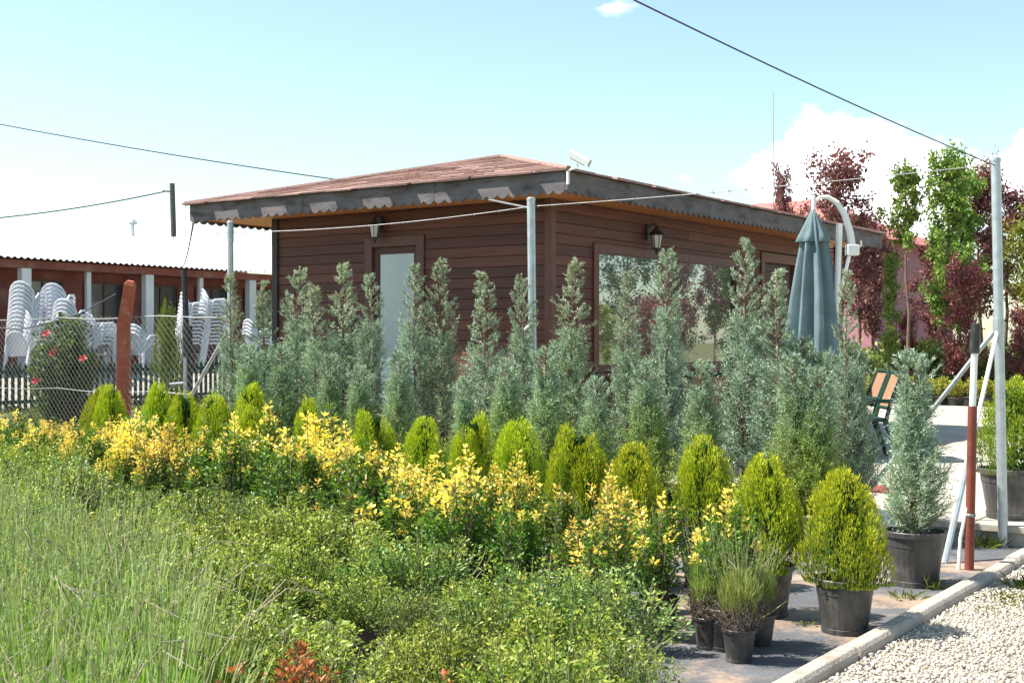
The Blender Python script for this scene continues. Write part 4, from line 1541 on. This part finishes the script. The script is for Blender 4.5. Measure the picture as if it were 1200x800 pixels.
# (pixel column, depth offset from the wall, chairs in the stack, facing, where)
stacks = [(28, -14.3, 13, 205, 'the stack before the end column'), (46, -14.0, 6, 150, 'the stack leaning by the rose bush'), (64, -14.6, 13, 215, 'the stack behind the rose bush'),
          (80, -14.1, 9, 200, 'the low stack above the rose bush'), (116, -14.2, 6, 160, 'the stack between rose bush and red post'), (132, -14.5, 3, 215, 'the short stack behind the red post'),
          (166, -14.0, 3, 190, 'the short stack past the red post'), (222, -14.4, 12, 150, 'the tall stack behind the leaning stake'), (246, -14.2, 13, 145, 'the tallest stack beside the junipers'),
          (300, -14.5, 5, 170, 'the stack half hidden by the junipers')]
for px, xl, n, ang, where in stacks:
    k = (px - 600) / 1500
    bx, by = C0.x + XX.x * xl, C0.y + XX.y * xl
    yl = (k * by - bx) / (YY.x - k * YY.y)
    for q in range(n):
        dz = .078 * q
        a = R(ang) + RS
        off_ = Vector((-math.sin(a), math.cos(a), 0)) * (-.012 * q)
        pz = TZ + .003 + dz
        stack_chair(site(xl, yl, pz) + off_, a + R(rc.uniform(-1.5, 1.5)), f'white plastic armchair in {where}', 'white plastic chairs in stacks on the terrace')

# ------------------------------------------------------------------ parasol, table, garden chairs on the patio
um = thing('parasol', 'closed blue-grey cantilever parasol hanging from a white arched mast', 'parasol', at(981, 14.0, PATIO), 0)
mx_, S14 = 0, 14.0 / 1500


def U(px, py):
    return Vector(((px - 981) * S14, 0, EYE - PATIO - (py - 400) * S14))


obj('mast', MB().tube([(-.04, 0, 0.03), (-.03, 0, 1.2), U(984, 262)], [.038, .036, .034], 10).mesh('mast'), 'white_paint', um)
obj('arm', MB().tube([U(1000, 296), U(996, 272), U(990, 252), U(981, 238), U(970, 231), U(961, 231), U(955, 236), U(953, 246)], [.04, .04, .036, .032, .026, .02, .018, .018], 10).mesh('arm'), 'white_paint', um)
obj('slider', MB().box(-.06, .075, -.05, .05, -.06, .06).mesh('slider', .01), 'white_paint', um, loc=U(998, 293))
obj('crank', MB().tube([U(1003, 291), U(1009, 288), U(1009, 282)], .012, 6).mesh('crank'), 'white_paint', um)
obj('strut', MB().tube([U(995, 300), U(988, 330), U(983, 352)], .02, 8).mesh('strut'), 'white_paint', um)
obj('base', MB().box(-.42, .42, -.05, .05, 0.0, .05).box(-.05, .05, -.42, -.052, 0.0, .05).box(-.05, .05, .052, .42, 0, .05).mesh('cross_base'), 'white_paint', um)
ctop = U(953, 246)


def pleat(a, z):
    k = 8
    return 1 + .30 * math.cos(k * a + .5 * math.sin(z * 2)) + .09 * math.cos(3 * a + z * 2) + .04 * math.cos(19 * a)


L_ = 1.72
prof = [(.01, 0), (.05, -.06), (.09, -.2), (.12, -.36), (.16, -.6), (.20, -.95), (.235, -1.3), (.25, -1.6), (.235, -L_), (.15, -L_ + .03)]
cn = MB().lathe(prof, 64, 0, 0, lambda a, z: pleat(a, z) if z < -.15 else 1 + .1 * math.cos(8 * a)).mesh('canopy', smooth=True)
can = obj('canopy', cn, 'canvas', um, loc=ctop)
md = can.modifiers.new('thick', 'SOLIDIFY')
md.thickness = .006
vt = MB().lathe([(.012, .015), (.05, -.06), (.085, -.16), (.14, -.285), (.165, -.35), (.16, -.356)], 48, 0, 0, lambda a, z: 1 + (.2 if z < -.1 else .04) * math.cos(6 * a)).mesh('vent_flap', smooth=True)
vf = obj('vent_flap', vt, 'canvas', can)
md = vf.modifiers.new('thick', 'SOLIDIFY')
md.thickness = .006
obj('hanger', MB().tube([(0, 0, .0), (0, 0, .14)], .022, 8).mesh('hanger'), 'white_paint', um, loc=ctop)

tb = thing('patio_table', 'brown wooden patio table beside the closed parasol', 'table', at(905, 14.6, PATIO), RS)
obj('tabletop', MB().box(-.75, .75, -.42, .42, .70, .74).mesh('tabletop', .008), 'table_wood', tb)
for sx_ in (-1, 1):
    for sy_ in (-1, 1):
        obj('leg', MB().box(sx_ * .66 - .035, sx_ * .66 + .035, sy_ * .34 - .035, sy_ * .34 + .035, 0, .698).mesh('table_leg', .004), 'table_wood', tb)


def garden_chair(loc, rz, label):
    t = thing('garden_chair', label, 'chair', loc, rz, 'green garden chairs around the table')
    obj('seat', MB().box(-.23, .23, -.24, .22, .41, .45).mesh('gc_seat', .01), 'dark_green', t)
    fr = MB()
    for s in (-1, 1):
        fr.tube([(s * .225, .20, .43), (s * .225, .25, .62), (s * .215, .36, .90), (s * .205, .385, .955)], [.024, .024, .022, .02], 8)
    fr.tube([(-.205, .385, .95), (.205, .385, .95)], .02, 8).tube([(-.225, .245, .56), (.225, .245, .56)], .02, 8)
    obj('back_frame', fr.mesh('gc_frame'), 'dark_green', t)
    pn = MB()
    pn.v = [(-.2, .242, .58), (.2, .242, .58), (.187, .375, .935), (-.187, .375, .935), (-.2, .254, .58), (.2, .254, .58), (.187, .387, .935), (-.187, .387, .935)]
    pn.f = [(0, 1, 2, 3), (7, 6, 5, 4), (0, 4, 5, 1), (1, 5, 6, 2), (2, 6, 7, 3), (3, 7, 4, 0)]
    obj('backrest', pn.mesh('gc_panel'), 'tan_sling', t)
    for s in (-1, 1):
        obj('armrest', MB().tube([(s * .24, .25, .64), (s * .265, .0, .65), (s * .26, -.2, .63), (s * .245, -.225, .44)], .022, 8).mesh('gc_arm'), 'dark_green', t)
        obj('leg', MB().tube([(s * .225, -.21, .42), (s * .25, -.25, 0)], [.028, .022], 8).mesh('gc_leg'), 'dark_green', t)
        obj('leg', MB().tube([(s * .225, .19, .43), (s * .25, .34, 0)], [.032, .022], 8).mesh('gc_leg'), 'dark_green', t)


garden_chair(at(1011, 14.35, PATIO), R(-91), 'green garden chair with tan back, the one beside the lone potted juniper')
garden_chair(at(997, 15.0, PATIO), R(-89), 'green garden chair with tan back, pulled close to the table end')
garden_chair(at(845, 13.9, PATIO), R(150), 'green garden chair under the large cabin window')
garden_chair(at(905, 13.6, PATIO), R(175), 'green garden chair at the long table side behind the junipers')

o = obj('doormat', MB().box(-.3, .3, -.2, .2, 0, .015).mesh('doormat', .004), 'red_mat', None, at(1030, 11.2, PATIO + .006), RS)
tag(o, 'dark red doormat lying on the patio edge', 'mat')
sk = MB()
rr_ = random.Random(2)
sk.lathe([(.02, 0), (.17, .01), (.21, .07), (.20, .14), (.13, .20), (.05, .225), (.004, .23)], 14, 0, 0, lambda a, z: 1 + .16 * math.sin(2 * a + z * 9) + .07 * math.sin(5 * a + z * 21))
tag(obj('sack', sk.mesh('sack', smooth=True), 'sack', None, at(1022, 9.35, 0.004), .6), 'crumpled white sack behind the last golden thuja', 'sack')

# big potted thuja on the patio
BT = thuja_meshes(450, H=.78, Rm=.27, green=.35)
potted('golden_thuja', 'large dark gold thuja in a wide pot on the patio by the tall post', 'thuja', 'row of golden thujas', at(1187, 9.45, PATIO + .004), *BT, scale=.93, pot=1.62, pot_h=1.32, sxy=1.0)

# ------------------------------------------------------------------ nursery trees, shrubs and the pink house beyond the patio
def tree_meshes(seed, H, crown0, Rm, leaf, cols, n_limbs=16, leaves=2600, leafW=.62, top_taper=.7, gap=.35):
    lv = Leaves(seed)
    r = lv.r
    tr = MB()
    wob = r.normal(0, .03, (8, 2)).cumsum(0)
    wob[0] = 0
    zs = np.linspace(0, H * .93, 8)
    tr.tube([(wob[i, 0], wob[i, 1], zs[i]) for i in range(8)], list(np.linspace(.045, .008, 8) * (H / 3.2) ** .5), 8)
    per = leaves // (n_limbs * 5)
    for k in range(n_limbs):
        q = crown0 + (1 - crown0) * (k + r.uniform(0, .9)) / n_limbs * .97
        zc = q * H
        b = np.array([np.interp(zc, zs, wob[:, 0]), np.interp(zc, zs, wob[:, 1]), min(zc, H * .93)])
        az = k * 2.4 + r.normal(0, .4)
        prof = math.sin(math.pi * min(1, max(.06, (q - crown0) / (1 - crown0) * .82 + .14))) ** top_taper
        ln = Rm * prof * r.uniform(.65, 1.2)
        el = R(r.uniform(25, 62))
        d = np.array([math.cos(el) * math.cos(az), math.cos(el) * math.sin(az), math.sin(el)])
        tip = b + d * ln + np.array([0, 0, ln * .12])
        m_ = (b + tip) / 2 + r.normal(0, .03, 3)
        tr.tube([tuple(b), tuple(m_), tuple(tip)], [.014, .009, .003], 4, cap=False)
        for j in range(5):
            t0 = r.uniform(.2, 1.0)
            c = b + (tip - b) * t0 + r.normal(0, .06 + .05 * Rm, 3)
            tw = c + nrm((d + r.normal(0, .8, 3))[None])[0] * r.uniform(.1, .28) * (Rm / .6) ** .5
            tr.tube([tuple(b + (tip - b) * t0 * .9), tuple(c), tuple(tw)], [.005, .003, .0015], 3, cap=False)
            n = int(per * r.uniform(1 - gap, 1 + gap))
            s = r.uniform(0, 1, (n, 1))
            Pp = c + (tw - c) * s * 1.1 + r.normal(0, .055 * (Rm / .6) ** .5, (n, 3))
            T = r.normal(0, 1, (n, 3)) + np.array([0, 0, .1])
            C = mixc(np.array(cols[0]), np.array(cols[1]), r.uniform(0, 1, n) * .8 + (.2 if j % 2 else 0))
            lv.add(Pp, T, leaf * r.uniform(.6, 1.2, n), leaf * leafW * r.uniform(.7, 1.1, n), C)
    return lv.mesh('tree_crown', 'leaf', droop=.15), tr.mesh('tree_trunk', smooth=True)


PLUM = ((.10, .038, .046), (.28, .105, .12))
MAPLE = ((.15, .042, .05), (.37, .12, .135))
GRN = ((.09, .16, .03), (.27, .37, .08))
YG = ((.14, .19, .03), (.33, .36, .05))
TREES = {'plum': tree_meshes(500, 4.1, .38, .85, .085, PLUM, 26, 6500),
         'plum2': tree_meshes(501, 3.9, .42, .75, .08, PLUM, 22, 4400, gap=.6),
         'green': tree_meshes(502, 4.3, .30, .50, .085, GRN, 26, 6500, top_taper=.5),
         'lollipop': tree_meshes(503, 4.2, .66, .42, .09, ((.09, .17, .03), (.25, .33, .07)), 14, 3000),
         'maple': tree_meshes(504, 2.2, .18, .62, .075, MAPLE, 22, 5000),
         'yellow': tree_meshes(505, 3.6, .4, .8, .08, YG, 22, 5000),
         'dark': tree_meshes(506, 5.2, .2, 1.5, .11, ((.03, .06, .018), (.10, .15, .04)), 26, 5200)}


def tree(kind, name, label, cat, px, D, ztop, H, group='nursery trees beyond the patio', sxy=1.0):
    cr_, tk = TREES[kind]
    t = thing(name, label, cat, at(px, D), random.uniform(0, 6), group)
    s = ztop / H
    obj('crown', cr_, None, t, scale=(s * sxy, s * sxy, s))
    if len(tk.materials) == 0:
        tk.materials.append(MATS['bark'])
    obj('trunk', tk, None, t, scale=(s * sxy, s * sxy, s))


def zt(y, D):
    return EYE + (400 - y) * D / 1500


G2 = 'nursery trees beyond the patio'
def TR(kind, name, label, px, D, ytop, sxy=1.0):
    tree(kind, name, label, 'tree', px, D, zt(ytop, D), {'plum': 4.05, 'plum2': 3.85, 'green': 4.3, 'lollipop': 4.2, 'maple': 2.15, 'yellow': 3.6, 'dark': 5.2}[kind], sxy=sxy)


TR('plum2', 'plum_tree', 'purple-leaved plum tree behind the white parasol mast', 985, 29, 196, 1.05)
TR('plum2', 'plum_tree', 'purple plum tree with a full low crown under the porch eave end', 1008, 31, 262, 1.1)
TR('plum2', 'plum_tree', 'thin purple plum tree peeping over the cabin eave beside the parasol', 915, 32, 212, .45)
TR('lollipop', 'young_maple_tree', 'slim young tree with a bright green tuft on a bare trunk', 1060, 28, 196, .8)
TR('green', 'young_green_tree', 'tall narrow leafy green tree before the pink house', 1103, 29.5, 180, .9)
TR('green', 'young_green_tree', 'slender green sapling with sparse low leaves beside the bright tuft tree', 1042, 28.6, 300, .6)
TR('plum', 'plum_tree', 'wide purple plum tree beyond the tall galvanised post', 1146, 33, 212, .95)
TR('maple', 'red_maple', 'bushy dark red maple with the black-gripped pole before it', 1125, 28.3, 325, .72)
TR('maple', 'red_maple', 'low red maple bush close to the tall galvanised post', 1196, 28.2, 372, .8)
TR('plum2', 'plum_tree', 'loose purple plum tree over the yellow-green tree', 1180, 35, 226, 1.0)
TR('yellow', 'yellow_green_tree', 'yellow-green leafy tree beside the tall galvanised post', 1198, 31, 246, .85)
TR('maple', 'red_maple', 'small red maple among the yellow-green shrubs', 1063, 29, 378, .5)
TR('plum', 'plum_tree', 'rounded purple plum tree between the mast and the pink wall shade', 1022, 33, 285, .9)
TR('green', 'young_green_tree', 'leafy green tree crowding behind the tall narrow one', 1122, 31.5, 205, .95)
TR('plum', 'plum_tree', 'low-branched purple plum tree behind the bushy red maple', 1098, 34, 300, 1.0)
# plantation continuing along the patio (also what the cabin window mirrors)
rt = random.Random(77)
for k, (x, y, kd, h) in enumerate([(14.6, 23.6, 'dark', 3.7), (16.4, 22.6, 'plum', 3.3), (17.0, 25.0, 'dark', 4.2), (14.0, 25.2, 'yellow', 2.3), (15.6, 21.6, 'maple', 2.3), (19.5, 24, 'dark', 4.6),
                                   (16.2, 27.5, 'yellow', 3.2), (21.5, 23.5, 'dark', 4.4), (13.6, 27.5, 'green', 4.0), (18.6, 28.5, 'dark', 5.0), (22.5, 27, 'plum', 4.4), (17.6, 21.4, 'yellow', 2.2)]):
    H0 = {'yellow': 3.6, 'dark': 5.2, 'plum': 4.1, 'green': 4.3, 'maple': 2.2}[kd]
    nm, lb = {'yellow': ('yellow_green_tree', 'yellow-green nursery tree of the plantation past the tall post'), 'dark': ('leafy_tree', 'dark green leafy tree of the plantation past the tall post'),
              'plum': ('plum_tree', 'purple plum tree of the plantation past the tall post'), 'green': ('young_green_tree', 'narrow green tree of the plantation past the tall post'),
              'maple': ('red_maple', 'red maple of the plantation past the tall post')}[kd]
    tree(kd, nm, lb, 'tree', 600 + x / y * 1500, y, h, H0, 'plantation trees past the tall post')

# yellow potted shrubs along the far edge of the patio, green shrubs behind
YP = shrub_meshes(600, H=.5, Rm=.24, stems=30, per=26, leafL=.05, leafW=.028, cols=((.18, .21, .03), (.42, .40, .05)), spread=1.0)
GP = [shrub_meshes(610 + i, H=1.0, Rm=.55, stems=36, per=32, leafL=.09, leafW=.045, cols=c, spread=1.0) for i, c in enumerate([((.08, .12, .03), (.20, .25, .06)), ((.13, .17, .04), (.30, .33, .08)), ((.09, .13, .07), (.18, .24, .14))])]
for k in range(17):
    p = at(985 + k * 17, 27.2 + (k % 2) * .5 - k * .12)
    potted('yellow_shrub', 'small yellow potted shrub in the line edging the far patio side', 'shrub', 'yellow potted shrubs past the patio', p, *YP, scale=.95, pot=1.1)
for k in range(84):
    D = rt.uniform(29, 44) if k < 44 else rt.uniform(28.6, 32)
    px = rt.uniform(950, 1330) if k < 44 else 985 + (k - 44) * 6 + rt.uniform(-5, 5)
    p = at(px, D)
    cr_, tk = GP[rt.randrange(3)]
    t = thing('nursery_shrub', 'loose green nursery shrub in the field before the pink house', 'shrub', p, rt.uniform(0, 6), 'nursery shrubs before the pink house')
    s = rt.uniform(.9, 1.6)
    obj('foliage', cr_, None, t, scale=s)
    if len(tk.materials) == 0:
        tk.materials.append(MATS['twig'])
    obj('stem', tk, None, t, scale=s)

# pink house with red roof
hs = thing('pink_house', 'pink rendered house with a red tiled hip roof', 'house', (10.6, 50, 0), R(-35))
HX, HY, HZ = 5.2, 4.6, 4.9
obj('wall', MB().box(-HX, HX, -HY, HY, 0, HZ).mesh('house_wall'), 'pink_wall', hs)
hr = MB()
o_ = .5
hr.v = [(-HX - o_, -HY - o_, HZ + .003), (HX + o_, -HY - o_, HZ + .003), (HX + o_, HY + o_, HZ + .003), (-HX - o_, HY + o_, HZ + .003), (-1.2, 0, HZ + 2.0), (1.2, 0, HZ + 2.0)]
hr.f = [(0, 1, 5, 4), (1, 2, 5), (2, 3, 4, 5), (3, 0, 4), (3, 2, 1, 0)]
hroof = obj('roof', hr.mesh('house_roof'), 'tile_roof', hs)
obj('ridge_vent', MB().box(-.3, .3, -.16, .16, HZ + 1.85, HZ + 2.14).mesh('ridge_vent', .02), 'tile_roof', hroof)
for xw in (-2.8, 0, 2.8):
    w_ = obj('window', MB().box(xw - .65, xw + .65, -HY - .05, -HY - .003, 1.1, 1.18).box(xw - .65, xw - .57, -HY - .05, -HY - .003, 1.18, 2.5).box(xw + .57, xw + .65, -HY - .05, -HY - .003, 1.18, 2.5).box(xw - .57, xw + .57, -HY - .05, -HY - .003, 2.42, 2.5).mesh('hw'), 'white_paint', hs)
    obj('pane', MB().box(xw - .57, xw + .57, -HY - .03, -HY - .004, 1.18, 2.42).mesh('hp'), 'far_glass', w_)
tag(obj('antenna_mast', MB().tube([(0, 0, 0), (0, 0, 10.4)], [.03, .008], 5).mesh('antenna'), 'wire', None, (9.4, 46, 0)), 'thin antenna mast rising over the red tiled roof', 'antenna')
